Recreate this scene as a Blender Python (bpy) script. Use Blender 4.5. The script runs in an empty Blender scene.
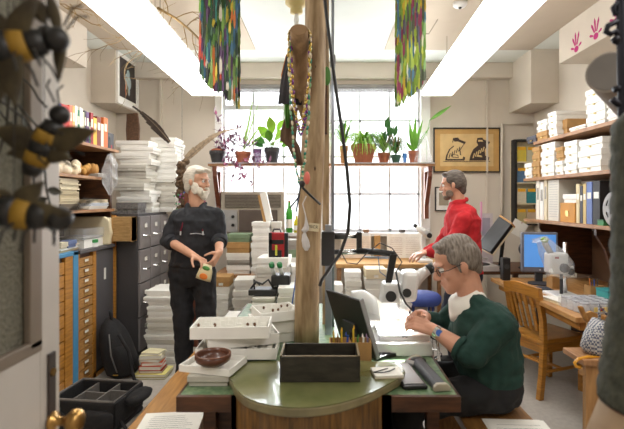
import bpy, bmesh, math, random
from mathutils import Vector, Matrix, Euler
random.seed(7)
S = bpy.context.scene
COL = S.collection
PI = math.pi
F = 450.0
def P(px, py, Y): return Vector(((px-325)*Y/F, Y, 1.5-(py-200)*Y/F))
def U(a, b): return random.uniform(a, b)
ORD = ['topmost','second','third','fourth','fifth','sixth','seventh','eighth','ninth','tenth','eleventh','twelfth','thirteenth','fourteenth','fifteenth','sixteenth','seventeenth','eighteenth']
# ------------------------------------------------------------------ materials
MATS = {}
def M(name, col, rough=.6, metal=0, var=.08, scale=8, bump=0, emit=0, trans=0, stretch=None, col2=None, alpha=1, coat=0):
    if name in MATS: return MATS[name]
    m = bpy.data.materials.new(name); m.use_nodes = True
    nt = m.node_tree; n = nt.nodes; b = n['Principled BSDF']
    b.inputs['Roughness'].default_value = rough; b.inputs['Metallic'].default_value = metal
    if coat: b.inputs['Coat Weight'].default_value = coat
    tc = n.new('ShaderNodeTexCoord'); mp = n.new('ShaderNodeMapping'); no = n.new('ShaderNodeTexNoise'); mx = n.new('ShaderNodeMix')
    mx.data_type = 'RGBA'
    nt.links.new(tc.outputs['Object'], mp.inputs[0]); nt.links.new(mp.outputs[0], no.inputs['Vector'])
    if stretch: mp.inputs['Scale'].default_value = stretch
    no.inputs['Scale'].default_value = scale; no.inputs['Detail'].default_value = 5
    c = Vector(col)
    if col2 is None: c1, c2 = c*(1-var), c*(1+var)
    else: c1, c2 = c, Vector(col2)
    rp = n.new('ShaderNodeValToRGB'); rp.color_ramp.elements[0].position = .35; rp.color_ramp.elements[1].position = .65
    nt.links.new(no.outputs['Fac'], rp.inputs[0])
    nt.links.new(rp.outputs[0], mx.inputs[0])
    mx.inputs[6].default_value = (*[min(1, max(0, v)) for v in c1], 1); mx.inputs[7].default_value = (*[min(1, max(0, v)) for v in c2], 1)
    nt.links.new(mx.outputs[2], b.inputs['Base Color'])
    if bump:
        bp = n.new('ShaderNodeBump'); bp.inputs['Strength'].default_value = bump; bp.inputs['Distance'].default_value = .01
        nt.links.new(no.outputs['Fac'], bp.inputs['Height']); nt.links.new(bp.outputs[0], b.inputs['Normal'])
    if emit:
        b.inputs['Emission Color'].default_value = (*col, 1); b.inputs['Emission Strength'].default_value = emit
    if trans: b.inputs['Transmission Weight'].default_value = trans; b.inputs['IOR'].default_value = 1.1 if trans < .95 else 1.45
    if alpha < 1: b.inputs['Alpha'].default_value = alpha
    MATS[name] = m
    return m
def srgb(r, g, b):
    f = lambda v: ((v/255+.055)/1.055)**2.4 if v > 10 else v/255/12.92
    return (f(r), f(g), f(b))
wall_m = M('beige_paint', srgb(208,198,184), .8, var=.03, scale=3)
ceil_m = M('white_ceiling_paint', srgb(222,226,220), .8, var=.02, scale=3)
beige_m = M('beige_ceiling_paint', srgb(186,172,154), .8, var=.03, scale=3)
floor_m = M('grey_linoleum', srgb(172,166,158), .45, var=.07, scale=30, coat=.1)
white_m = M('white_card', srgb(234,232,226), .75, var=.03, scale=12)
white2_m = M('offwhite_card', srgb(208,204,194), .8, var=.04, scale=12)
paper_m = M('white_paper', srgb(228,226,218), .8, var=.02)
cream_m = M('cream_card', srgb(214,200,168), .75, var=.05)
kraft_m = M('kraft_card', srgb(176,136,84), .8, var=.08, scale=20)
grey_m = M('grey_card', srgb(150,146,138), .7, var=.05)
green_box_m = M('sage_card', srgb(120,140,110), .7)
trimw_m = M('white_gloss_paint', srgb(226,224,222), .4, var=.02)
oak_m = M('golden_oak', srgb(178,122,48), .42, var=.2, scale=5, stretch=(1.5,1.5,14), bump=.05, coat=.2)
oakh_m = M('oak_plank', srgb(150,104,52), .4, scale=5, stretch=(12,1.2,4), col2=srgb(178,130,70), bump=.05, coat=.2)
oakd_m = M('oak_drawer_front', srgb(158,112,58), .45, scale=6, stretch=(4,2,20), col2=srgb(188,142,82), bump=.04)
dark_wood_m = M('dark_brown_wood', srgb(62,38,24), .45, scale=5, stretch=(2,2,12), col2=srgb(92,58,36), bump=.06)
redwood_m = M('reddish_brown_wood', srgb(96,50,34), .5, scale=6, stretch=(6,6,1.5), col2=srgb(124,70,46), bump=.05)
shelf_m = M('brown_shelf_wood', srgb(140,98,62), .5, scale=6, stretch=(8,1.5,4), col2=srgb(168,124,84), bump=.04)
trunk_m = M('pale_debarked_trunk', srgb(132,106,74), .6, scale=6, stretch=(5,5,.8), col2=srgb(182,156,120), bump=.25)
barrel_m = M('wavy_grain_wood', srgb(78,54,26), .4, scale=7, stretch=(9,9,1), col2=srgb(128,92,44), bump=.08, coat=.2)
green_top_m = M('green_linoleum_top', srgb(82,88,48), .2, scale=4, col2=srgb(116,116,76), coat=.4)
desk_top_m = M('mottled_green_top', srgb(72,104,72), .35, scale=40, col2=srgb(120,140,104))
rim_m = M('worn_cream_edge', srgb(128,120,88), .35, var=.2, scale=9, coat=.3)
steel_m = M('grey_painted_steel', srgb(140,134,134), .45, metal=.2, var=.06, scale=3)
steeld_m = M('dark_grey_steel', srgb(70,68,70), .5, metal=.1, var=.08, scale=3)
chrome_m = M('chrome', (.75,.75,.75), .2, metal=1, var=.02)
brass_m = M('aged_brass', srgb(178,140,84), .3, metal=1, var=.15)
black_m = M('black_plastic', srgb(26,25,26), .45, var=.15)
blackf_m = M('black_nylon', srgb(22,21,23), .85, var=.2, scale=60, bump=.3)
greyf_m = M('grey_padding', srgb(104,100,96), .9, var=.1, scale=60)
blue_m = M('blue_paint', srgb(72,138,180), .5)
plasticw_m = M('white_plastic', srgb(230,230,228), .35, var=.02, coat=.2)
rubber_m = M('dark_rubber', srgb(50,50,52), .6)
terra_m = M('terracotta', srgb(158,92,64), .75, var=.12, scale=15)
leaf_m = M('green_leaf', srgb(92,148,42), .5, var=.25, scale=6)
leafd_m = M('dark_green_leaf', srgb(50,98,44), .5, var=.25, scale=6)
leafl_m = M('lime_leaf', srgb(150,196,60), .5, var=.2, scale=6)
leafp_m = M('purple_leaf', srgb(112,66,92), .5, var=.25, scale=6)
soil_m = M('soil', srgb(50,36,26), .9, var=.3, scale=60)
glass_m = M('clear_glass', (.9,.93,.95), .03, alpha=.1, var=0)
film_m = M('clear_plastic_film', srgb(225,228,232), .15, alpha=.3, var=.05)
light_m = M('lit_diffuser', (1.0,.985,.95), .5, emit=7.0, var=0)
bowl_m = M('brown_glazed_clay', srgb(84,46,30), .35, var=.2, scale=10, coat=.3)
tray_m = M('black_stained_wood', srgb(38,36,30), .5, scale=8, stretch=(2,8,8), col2=srgb(56,52,44))
skin_m = M('skin', srgb(206,156,128), .5, var=.06, scale=12)
skin2_m = M('skin_ruddy', srgb(204,150,124), .5, var=.06, scale=12)
shirt_m = M('black_cotton', srgb(36,37,42), .85, var=.15, scale=20, bump=.15)
jean_m = M('black_denim', srgb(28,28,32), .85, var=.15, scale=40, bump=.1)
green_sw_m = M('dark_green_fleece', srgb(26,56,49), .95, var=.12, scale=30, bump=.2)
red_sw_m = M('red_fleece', srgb(182,28,36), .9, var=.12, scale=20, bump=.2)
navy_m = M('navy_denim', srgb(34,36,52), .9, var=.15, scale=40)
collar_m = M('white_cotton', srgb(226,222,214), .8)
hairw_m = M('white_hair', srgb(204,196,182), .75, var=.12, scale=30, stretch=(1,1,4), bump=.4)
hairg_m = M('grey_hair', srgb(92,82,74), .75, scale=30, stretch=(4,1,1), col2=srgb(140,130,120), bump=.4)
haird_m = M('dark_grey_hair', srgb(72,62,56), .75, scale=30, stretch=(1,1,4), col2=srgb(104,94,86), bump=.4)
eyew_m = M('eye_white', srgb(230,225,220), .3)
iris_m = M('dark_iris', srgb(40,34,30), .2)
wing_m = M('dark_olive_wing', srgb(50,42,28), .7, scale=30, col2=srgb(80,70,46), bump=.3)
yel_m = M('yellow_paint', srgb(150,116,34), .7)
redp_m = M('red_plastic', srgb(158,26,32), .5)
def C(r, g, b, rough=.6):
    return M('colour_%d_%d_%d' % (r, g, b), srgb(r, g, b), rough, var=.08)
# ------------------------------------------------------------------ mesh builder
class MB:
    def __init__(s): s.bm = bmesh.new(); s.mats = []
    def mi(s, m):
        if m is None: return 0
        if m not in s.mats: s.mats.append(m)
        return s.mats.index(m)
    def _fin(s, geom_faces, m):
        i = s.mi(m)
        for f in geom_faces: f.material_index = i
    def box(s, x0, x1, y0, y1, z0, z1, m=None, mat=None):
        vs = [Vector((x, y, z)) for x in (x0, x1) for y in (y0, y1) for z in (z0, z1)]
        if mat is not None: vs = [mat @ v for v in vs]
        v = [s.bm.verts.new(p) for p in vs]
        q = [(0,1,3,2),(4,6,7,5),(0,4,5,1),(2,3,7,6),(0,2,6,4),(1,5,7,3)]
        s._fin([s.bm.faces.new([v[i] for i in a]) for a in q], m); return s
    def hexa(s, bot, top, m=None):   # 4 bottom and 4 top points
        v = [s.bm.verts.new(p) for p in list(bot)+list(top)]
        q = [(3,2,1,0),(4,5,6,7),(0,1,5,4),(1,2,6,5),(2,3,7,6),(3,0,4,7)]
        s._fin([s.bm.faces.new([v[i] for i in a]) for a in q], m); return s
    def loft(s, rings, m=None, cap=True, closed=False):
        R = [[s.bm.verts.new(p) for p in r] for r in rings]; fs = []
        n = len(R[0]); k = len(R)
        for a in range(k if closed else k-1):
            A, B = R[a], R[(a+1) % k]
            for i in range(n):
                fs.append(s.bm.faces.new((A[i], A[(i+1) % n], B[(i+1) % n], B[i])))
        if cap and not closed:
            fs.append(s.bm.faces.new(R[0][::-1])); fs.append(s.bm.faces.new(R[-1]))
        s._fin(fs, m); return s
    def tube(s, pts, r, m=None, n=8, cap=True):
        pts = [Vector(p) for p in pts]
        rr = r if isinstance(r, (list, tuple)) else [r]*len(pts)
        rings = []; prev = None
        for i, p in enumerate(pts):
            d = (pts[min(i+1, len(pts)-1)]-pts[max(i-1, 0)])
            if d.length < 1e-9: d = Vector((0,0,1))
            d.normalize()
            if prev is None:
                a = Vector((0,0,1)) if abs(d.z) < .9 else Vector((1,0,0))
                u = d.cross(a).normalized()
            else:
                u = (prev - d*prev.dot(d))
                u = u.normalized() if u.length > 1e-6 else d.orthogonal().normalized()
            prev = u; w = d.cross(u)
            rings.append([p+(u*math.cos(t*2*PI/n)+w*math.sin(t*2*PI/n))*rr[i] for t in range(n)])
        return s.loft(rings, m, cap)
    def cap(s, p0, r0, p1, r1, m=None, n=12):   # tapered capsule
        p0, p1 = Vector(p0), Vector(p1); d = (p1-p0); L = d.length; d.normalize()
        pts, rr = [], []
        for t in (1, .9, .7, .4, .0): pts.append(p0-d*r0*t); rr.append(max(r0*math.sqrt(max(0, 1-t*t)), r0*.05))
        for t in (0, .4, .7, .9, 1): pts.append(p1+d*r1*t); rr.append(max(r1*math.sqrt(max(0, 1-t*t)), r1*.05))
        return s.tube(pts, rr, m, n)
    def ell(s, c, r, m=None, rot=None, n=14, k=9):
        c = Vector(c)
        if not isinstance(r, (tuple, list, Vector)): r = (r, r, r)
        rings = []
        for a in range(k+1):
            t = -PI/2+PI*a/k
            t = max(-PI/2+.08, min(PI/2-.08, t))
            ring = []
            for i in range(n):
                f = 2*PI*i/n
                v = Vector((r[0]*math.cos(t)*math.cos(f), r[1]*math.cos(t)*math.sin(f), r[2]*math.sin(t)))
                if rot is not None: v = rot @ v
                ring.append(c+v)
            rings.append(ring)
        return s.loft(rings, m)
    def lathe(s, prof, c=(0,0,0), m=None, n=24, close=False):
        c = Vector(c)
        rings = [[c+Vector((max(r, 1e-4)*math.cos(2*PI*i/n), max(r, 1e-4)*math.sin(2*PI*i/n), z)) for i in range(n)] for r, z in prof]
        return s.loft(rings, m, cap=not close, closed=close)
    def rings(s, data, m=None, n=20):    # data: (center, halfwidth vector, halfdepth vector)
        return s.loft([[Vector(c)+Vector(a)*math.cos(2*PI*i/n)+Vector(b)*math.sin(2*PI*i/n) for i in range(n)] for c, a, b in data], m)
    def prism(s, outline, o, u, v, t, m=None):   # outline 2d, origin, axes u v, thickness vector t
        o, u, v, t = Vector(o), Vector(u), Vector(v), Vector(t)
        A = [s.bm.verts.new(o+u*a+v*b) for a, b in outline]; B = [s.bm.verts.new(o+u*a+v*b+t) for a, b in outline]
        n = len(A)
        fs = [s.bm.faces.new(A[::-1]), s.bm.faces.new(B)]+[s.bm.faces.new((A[i], A[(i+1) % n], B[(i+1) % n], B[i])) for i in range(n)]
        s._fin(fs, m); return s
    def leaf(s, p0, p1, w, m=None, up=(0,0,1), bend=0, seg=5):
        p0, p1 = Vector(p0), Vector(p1); d = p1-p0; sd = d.cross(Vector(up))
        if sd.length < 1e-6: sd = Vector((1,0,0))
        sd.normalize(); nn = sd.cross(d).normalized(); pr = None; fs = []
        for i in range(seg+1):
            t = i/seg; ww = w*math.sin(PI*min(.97, max(.04, t**.8)))
            c = p0+d*t+Vector((0,0,bend*math.sin(PI*t)))
            a = s.bm.verts.new(c-sd*ww+nn*ww*.25); b0 = s.bm.verts.new(c); b = s.bm.verts.new(c+sd*ww+nn*ww*.25)
            if pr: fs += [s.bm.faces.new((pr[0], pr[1], b0, a)), s.bm.faces.new((pr[1], pr[2], b, b0))]
            pr = (a, b0, b)
        s._fin(fs, m); return s
    def build(s, name, mat=None, parent=None, smooth=False, bevel=0, world=False, remesh=0, smooth_it=0):
        me = bpy.data.meshes.new(name)
        if not s.mats: s.mats = [mat or white_m]
        bmesh.ops.recalc_face_normals(s.bm, faces=s.bm.faces)
        if world and parent is not None:
            inv = WM[parent.name].inverted()
            s.bm.transform(inv)
        s.bm.to_mesh(me); s.bm.free()
        for m in s.mats: me.materials.append(m)
        o = bpy.data.objects.new(name, me); COL.objects.link(o)
        s_wr = name in ('shirt','sweater','pullover','trousers')
        if remesh:
            r = o.modifiers.new('r', 'REMESH'); r.mode = 'VOXEL'; r.voxel_size = remesh; r.use_smooth_shade = True
            if smooth_it:
                q = o.modifiers.new('s', 'SMOOTH'); q.iterations = smooth_it; q.factor = .5
            if s_wr:
                tx = bpy.data.textures.new('fold', 'CLOUDS'); tx.noise_scale = .075; tx.noise_depth = 1
                dm_ = o.modifiers.new('d', 'DISPLACE'); dm_.texture = tx; dm_.strength = .026; dm_.mid_level = .5; dm_.texture_coords = 'LOCAL'
            dg = bpy.context.evaluated_depsgraph_get(); ev = o.evaluated_get(dg)
            m2 = bpy.data.meshes.new_from_object(ev); o.modifiers.clear(); o.data = m2; m2.name = name
            if not m2.materials:
                for m in s.mats: m2.materials.append(m)
            smooth = True
        if smooth:
            for p in o.data.polygons: p.use_smooth = True
        if bevel:
            b = o.modifiers.new('bevel', 'BEVEL'); b.width = bevel; b.segments = 2; b.limit_method = 'ANGLE'
        if parent is not None: o.parent = parent
        return o
WM = {}
def tag(o, label, cat, group=None):
    o['label'] = label; o['category'] = cat
    if group: o['group'] = group
    return o
def thing(name, label, cat, loc=(0,0,0), rot=0, group=None):
    o = bpy.data.objects.new(name, None); COL.objects.link(o); o.empty_display_size = .05
    o.location = loc; o.rotation_euler = (0, 0, rot) if not isinstance(rot, tuple) else rot
    WM[o.name] = Matrix.Translation(Vector(loc)) @ Euler(o.rotation_euler[:]).to_matrix().to_4x4()
    tag(o, label, cat, group); return o
def struct(o, ): o['kind'] = 'structure'; return o
def solo(mb, name, label, cat, mat=None, group=None, **k):
    return tag(mb.build(name, mat, **k), label, cat, group)
def text_mesh(txt, size):
    c = bpy.data.curves.new('t', 'FONT'); c.body = txt; c.size = size; c.extrude = .0004; c.align_x = 'CENTER'
    o = bpy.data.objects.new('t', c); COL.objects.link(o)
    me = bpy.data.meshes.new_from_object(o.evaluated_get(bpy.context.evaluated_depsgraph_get()))
    bpy.data.objects.remove(o); return me
def text_part(txt, size, name, mat, parent, loc, rot):
    me = text_mesh(txt, size); me.materials.clear(); me.materials.append(mat)
    o = bpy.data.objects.new(name, me); COL.objects.link(o); o.parent = parent; o.location = loc; o.rotation_euler = rot; return o
# ------------------------------------------------------------------ the room
WX0, WX1, WY, CZ = -2.6, 2.6, 5.6, 3.178
struct(MB().box(WX0-.1, WX1+.1, -1.3, 5.8, -.1, 0).build('floor', floor_m))
struct(MB().box(WX0-.1, WX1+.1, -1.3, 5.8, CZ, CZ+.1).build('ceiling', ceil_m))
b = MB()
b.box(-2.33, -.77, -1.2, 5.0, CZ-.012, CZ); b.box(.66, 2.29, -1.2, 5.0, CZ-.012, CZ)
struct(b.build('ceiling', beige_m))
# access hatch frame on the beige ceiling
hb = MB(); q0 = P(414, 33, 1); s0 = 1.676*F/(200-33)
hx0, hx1 = 1.08, 1.22
b = MB(); b.box(1.035, 1.043, 4.15, 4.5, CZ-.016, CZ-.012); b.box(.98, 1.043, 4.5, 4.512, CZ-.016, CZ-.012)
struct(b.build('trim_1', M('hatch_seam', srgb(120,108,92))))
def wall_grid(name, xs, zs, holes, y0, y1, mat):
    mb = MB()
    for i in range(len(xs)-1):
        for j in range(len(zs)-1):
            if (i, j) in holes: continue
            mb.box(xs[i], xs[i+1], y0, y1, zs[j], zs[j+1])
    o = mb.build(name, mat); return struct(o)
Z0, Z1 = 1.10, 2.94
W1 = (-1.27, -.137); W2 = (.062, 1.182)
wall_grid('wall_back', [WX0, W1[0], W1[1], W2[0], W2[1], WX1], [0, Z0, Z1, CZ], {(1,1), (3,1)}, WY, WY+.12, wall_m)
struct(MB().box(WX0-.1, WX0, -1.3, WY+.1, 0, CZ).build('wall_left', wall_m))
struct(MB().box(WX1, WX1+.1, -1.3, WY+.1, 0, CZ).build('wall_right', wall_m))
struct(MB().box(WX0-.1, WX1+.1, -1.3, -1.2, 0, CZ).build('wall_front', wall_m))
# soffits
struct(MB().box(WX0, -2.33, 5.0, WY, 2.58, CZ).build('wall_left', wall_m))
struct(MB().box(2.29, WX1, 5.0, WY, 2.58, CZ).build('wall_right', wall_m))
struct(MB().box(WX0, -2.31, -1.2, 4.37, 2.78, CZ).build('wall_left', wall_m))
struct(MB().box(2.29, WX1, -1.2, 4.4, 2.83, CZ).build('wall_right', wall_m))
struct(MB().box(-2.33, 2.29, 5.48, WY, 2.99, CZ).build('trim_2', wall_m, bevel=.006))
struct(MB().box(-1.36, -1.27, 5.55, WY, 1.02, 2.99).box(-.137, .062, 5.55, WY, 1.02, 2.99).box(1.182, 1.30, 5.55, WY, 1.02, 2.99).build('trim_3', trimw_m, bevel=.006))
struct(MB().box(-2.05, -2.02, 5.56, WY, .2, 2.99).box(2.0, 2.02, 5.57, WY, .2, 2.99).build('trim_4', wall_m))
def window(n, x0, x1, cols, rows, thick=None):
    mb = MB(); y0, y1 = 5.62, 5.66
    mb.box(x0, x1, y0, y1, Z0, Z0+.04).box(x0, x1, y0, y1, Z1-.04, Z1).box(x0, x0+.03, y0, y1, Z0, Z1).box(x1-.03, x1, y0, y1, Z0, Z1)
    for k in range(1, cols): xx = x0+(x1-x0)*k/cols; mb.box(xx-.012, xx+.012, y0, y1, Z0, Z1)
    for z in rows: mb.box(x0, x1, y0, y1, z-.012, z+.012)
    if thick: mb.box(x0, x1, y0-.015, y1, thick-.03, thick+.03)
    fr = struct(mb.build('window_%d' % n, M('window_paint', srgb(196,196,200), .5)))
    MB().box(x0+.01, x1-.01, 5.638, 5.642, Z0+.01, Z1-.01).build('window_pane', glass_m, fr)
    MB().box(x0-.02, x1+.02, 5.46, 5.62, Z0-.04, Z0).build('window_sill', trimw_m, fr)
    # blind head rolled at the top
    bb = MB().tube([(x0+.01, 5.59, 2.905), (x1-.01, 5.59, 2.905)], .03, n=10)
    for k in range(4): bb.box(x0+.01, x1-.01, 5.56, 5.575, 2.87-.012*k, 2.878-.012*k)
    bb.build('window_blind', M('grey_blind', srgb(150,148,148)), fr)
zr = lambda y: 1.5+(200-y)*5.63/F
window(1, W1[0], W1[1], 3, [zr(157), zr(194)], zr(108))
window(2, W2[0], W2[1], 3, [zr(121), zr(157), zr(194)])
# wall conduit
t = MB().tube([(2.19, 5.57, .9), (2.19, 5.57, 2.44), (2.56, 5.57, 2.44)], .018)
solo(t, 'wall_conduit', 'beige painted conduit pipe running up the back wall right of the picture', 'pipe', wall_m, smooth=True)
# ------------------------------------------------------------------ ceiling lights
def ceiling_light(xf, xn, w, lab):
    y0, y1 = 1.75, 5.08; z = 2.68
    ang = math.atan2(xf-xn, y1-2.655)
    # centre line through (xf,y1) and (xn,2.655)
    L = (y1-y0)/math.cos(ang)
    org = Vector((xf-math.tan(ang)*(y1-y0), y0, z))
    t = thing('ceiling_light', lab, 'ceiling light', org, -ang, 'long ceiling lights')
    mb = MB(); h = .10
    mb.prism([(-w/2+.07, h), (w/2-.07, h), (w/2-.07, h+.03), (-w/2+.07, h+.03)], (0,0,0), (1,0,0), (0,0,1), (0,L,0))
    mb.build('housing', trimw_m, t)
    n = 4; st = L/n
    for k in range(n):
        d = MB().prism([(-w/2+.005, .03), (-w/2+.03, 0), (w/2-.03, 0), (w/2-.005, .03), (w/2-.06, h), (-w/2+.06, h)], (0, k*st+.006, 0), (1,0,0), (0,0,1), (0, st-.012, 0))
        d.build('diffuser', light_m, t)
    for k in range(n+1):
        MB().prism([(-w/2, .03), (-w/2+.03, -.003), (w/2-.03, -.003), (w/2, .03), (w/2-.06, h+.002), (-w/2+.06, h+.002)], (0, k*st-.006, 0), (1,0,0), (0,0,1), (0, .012, 0)).build('joint_strip', M('joint', srgb(240,236,226), .5), t)
    for k in (.15, .5, .85):
        MB().tube([(0, L*k, h+.03), (0, L*k, CZ-z-.012)], .008).build('hanger_rod', chrome_m, t)
ceiling_light(-1.33, -1.27, .39, 'long white lit fluorescent ceiling light over the left side of the room')
ceiling_light(1.265, 1.145, .38, 'long white lit fluorescent ceiling light over the right side of the room')
t = thing('lamp_holder', 'cream porcelain lamp holder with bare white bulb near the tree trunk', 'lamp', (-.23, 3.62, CZ))
MB().lathe([(.09, 0), (.09, -.10), (.06, -.125), (.04, -.135), (.05, -.145), (.05, -.175), (.03, -.185)], m=M('cream_porcelain', srgb(200,180,120), .4)).build('socket', None, t, smooth=True)
MB().lathe([(.016, -.18), (.016, -.20), (.022, -.23), (.018, -.265), (.005, -.275)], m=plasticw_m).build('bulb', None, t, smooth=True)
t = thing('smoke_detector', 'small white round smoke detector on the beige ceiling right of centre', 'detector', (1.14, 3.8, CZ-.012))
MB().lathe([(.06, 0), (.06, -.02), (.045, -.035), (.01, -.04)], m=trimw_m).build('cover', None, t, smooth=True)
MB().lathe([(.014, -.038), (.012, -.05), (.002, -.052)], m=black_m).build('sensor', None, t, smooth=True)
# ------------------------------------------------------------------ generic boxes
def lid_box(name, label, cat, x, y, z, w, d, h, mat=None, rot=0, group=None, lidm=None, card=None, cardface='-y'):
    """cardboard box with lid; (x,y) centre, z base."""
    t = thing(name, label, cat, (x, y, z), rot, group)
    mat = mat or white_m; lidm = lidm or mat
    MB().box(-w/2+.007, w/2-.007, -d/2+.007, d/2-.007, 0, h*.72).build('box_body', mat, t)
    MB().box(-w/2, w/2, -d/2, d/2, h*.42, h-.001).build('lid', lidm, t, bevel=.002)
    if card:
        if cardface == '-y': MB().box(-.022, .022, -d/2+.0055, -d/2+.007, h*.12, h*.38).build('label_card', card, t)
        else: MB().box(-w/2+.0055, -w/2+.007, -.02, .02, h*.15, h*.45).build('label_card', card, t)
    return t
def tray(name, label, x, y, z, w, d, h, mat=None, rot=0, group=None, fill=True):
    t = thing(name, label, 'tray', (x, y, z), rot, group); mat = mat or white_m; k = .005
    MB().box(-w/2, w/2, -d/2, d/2, 0, k).box(-w/2, -w/2+k, -d/2, d/2, k, h).box(w/2-k, w/2, -d/2, d/2, k, h).box(-w/2+k, w/2-k, -d/2, -d/2+k, k, h).box(-w/2+k, w/2-k, d/2-k, d/2, k, h*1.0).build('tray_body', mat, t)
    if fill:
        n = max(3, int(w/.035))
        for i in range(n):
            for j in range(3):
                xx = -w/2+.02+(w-.04)*i/(n-1)*.96+U(-.004, .004); yy = -d/2+.02+(d-.05)*j/2
                MB().box(xx-.011, xx+.011, yy-.001, yy+.001, k, h*U(.85, 1.18)).build('divider_card', paper_m, t)
                if random.random() < .35: MB().ell((xx+U(-.005, .005), yy-.007, h*.8), (.007, .005, .009), n=6, k=4).build('specimen', M('brown_specimen', srgb(96,66,44), .8, var=.4, scale=80), t)
    return t
GR = {}
def stack(where, px0, px1, ytop, ybase, Y, n, depth, jit=.01, mats=None, cat='box', name='specimen_box', z0=None, group=None, rotj=.05, desc='white specimen box', heights=None):
    X0 = (px0-325)*Y/F; X1 = (px1-325)*Y/F
    zt = 1.5-(ytop-200)*Y/F; zb = (1.5-(ybase-200)*Y/F) if z0 is None else z0
    hs = heights or [U(.8, 1.2) for _ in range(n)]; sm = sum(hs); hs = [h/sm*(zt-zb) for h in hs]
    z = zb; w = X1-X0
    for i in range(n):
        k = n-1-i
        m = mats[k % len(mats)] if mats else (white_m if random.random() < .75 else white2_m)
        pos = 'topmost' if k == 0 else ORD[k]+' from top'
        if k == n-1 and n > 2: pos = 'lowest'
        lid_box(name, '%s, %s of %s' % (desc, pos, where), cat, (X0+X1)/2+U(-jit, jit), Y+depth/2+U(-jit, jit), z, w*U(.93, 1.0), depth*U(.94, 1), hs[i]-.0015, m, U(-rotj, rotj), group or 'boxes in '+where, card=(paper_m if random.random() < .3 else None))
        z += hs[i]
    return z
# ------------------------------------------------------------------ left side: cabinets
FX = -1.95
# oak drawer cabinet (12 rows)
def drawer_cabinet(label, y0, y1, m, rows, x_body=.5, parts=None, z_top=1.07, blue=False, dy0=None, dy1=None):
    t = thing('drawer_cabinet', label, 'cabinet', (FX-x_body/2, (y0+y1)/2, 0), 0)
    w = lambda mb, nm, mm, **k: mb.build(nm, mm, t, world=True, **k)
    w(MB().box(FX-x_body, FX-.02, y0+.002, y1-.002, .02, z_top), 'carcass', dark_wood_m)
    dy0 = dy0 or y0+.02; dy1 = dy1 or y1-.06
    h = (z_top-.08)/rows
    for i in range(rows):
        za = .05+i*h
        d = w(MB().box(FX-.02, FX+.004, dy0, dy1, za+.005, za+h-.005), 'drawer', m, bevel=.003)
        yc = (dy0+dy1)/2
        w2 = MB().box(FX+.004, FX+.009, yc-.035, yc+.035, za+h*.45, za+h*.82, brass_m).box(FX+.009, FX+.0105, yc-.027, yc+.027, za+h*.52, za+h*.76, paper_m)
        w2.tube([(FX+.006, yc-.03, za+h*.32), (FX+.02, yc, za+h*.26), (FX+.006, yc+.03, za+h*.32)], .004, brass_m, n=6)
        o = w2.build('pull', None, d); 
        o.data.transform(WM[t.name].inverted())
    fr = MB().box(FX-.02, FX+.008, y1-.05, y1, 0, z_top).box(FX-.02, FX+.008, y0, y0+.018, 0, z_top).box(FX-x_body, FX+.008, y0, y1, 0, .05)
    if blue:
        w(MB().box(FX-.02, FX+.012, y1-.07, y1, 0, z_top+.03).box(FX-x_body, FX+.012, y0, y1, z_top, z_top+.03), 'blue_frame', blue_m, bevel=.004)
        w(MB().box(FX-.02, FX+.006, dy1+.01, y1-.07, 0, z_top), 'side_panel', oak_m)
        w(MB().box(FX-.02, FX+.006, y0, dy0-.005, 0, z_top), 'side_panel', oak_m)
    else: w(fr, 'frame', oak_m)
    return t
drawer_cabinet('small-drawer oak cabinet edged in bright blue beside the open door', 2.6, 3.54, oak_m, 10, blue=True, dy0=2.95, dy1=3.36)
drawer_cabinet('narrow oak cabinet of small brass-handled drawers right of the blue-edged one', 3.545, 3.82, oakd_m, 12, dy0=3.56, dy1=3.77)
t = thing('metal_cabinet', 'dark grey steel cupboard with a plain door right of oak drawers', 'cabinet', (-2.2, 4.0, 0))
MB().box(-2.45, FX-.015, 3.83, 4.15, 0.02, 1.07).build('cabinet_body', steeld_m, t, world=True)
d = MB().box(FX-.015, FX, 3.835, 4.145, .04, 1.06).build('door', M('charcoal_enamel', srgb(84,82,84), .5, var=.05), t, world=True, bevel=.004)
MB().box(FX, FX+.004, 3.97, 4.0, .8, .9).build('sticker', paper_m, t, world=True)
MB().box(FX-.02, FX+.012, 4.15, 4.18, 0, 1.36).build('edge_post', oak_m, t, world=True)
MB().box(-2.45, FX+.01, 3.825, 4.15, 0, .02).build('plinth', oak_m, t, world=True)
o = solo(MB().box(-2.5, FX+.02, 3.55, 4.145, 1.071, 1.10), 'cabinet_top', 'dark charcoal top board over the oak drawers and steel cupboard', 'board', M('charcoal_enamel', srgb(84,82,84)), bevel=.003)
# grey filing cabinets
def file_cabinet(label, y0, y1, cols=1, xf=-1.736, ztop=1.37):
    t = thing('filing_cabinet', label, 'filing cabinet', ((-2.35+xf)/2, (y0+y1)/2, 0), 0, 'grey filing cabinets along the left wall')
    MB().box(-2.35, xf-.02, y0, y1, 0, ztop).build('cabinet_body', steeld_m, t, world=True, bevel=.004)
    h = (ztop-.09)/4; cw = (y1-y0)/cols
    for c in range(cols):
        for i in range(4):
            a, bb = y0+c*cw+.008, y0+(c+1)*cw-.008; za = .07+i*h
            d = MB().box(xf-.02, xf, a, bb, za+.006, za+h-.006).build('drawer', steel_m, t, world=True, bevel=.004)
            yc = (a+bb)/2
            o = MB().box(xf, xf+.006, yc-.035, yc+.035, za+h*.62, za+h*.78, chrome_m).box(xf+.006, xf+.0075, yc-.028, yc+.028, za+h*.645, za+h*.76, paper_m).build('label_holder', None, d); o.data.transform(WM[t.name].inverted())
            o = MB().tube([(xf, yc-.05, za+h*.42), (xf+.03, yc-.045, za+h*.4), (xf+.03, yc+.045, za+h*.4), (xf, yc+.05, za+h*.42)], .007, chrome_m, n=6).build('handle', None, d); o.data.transform(WM[t.name].inverted())
file_cabinet('grey steel filing cabinet with two drawer columns behind black backpack', 4.22, 4.74, 2)
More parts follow.
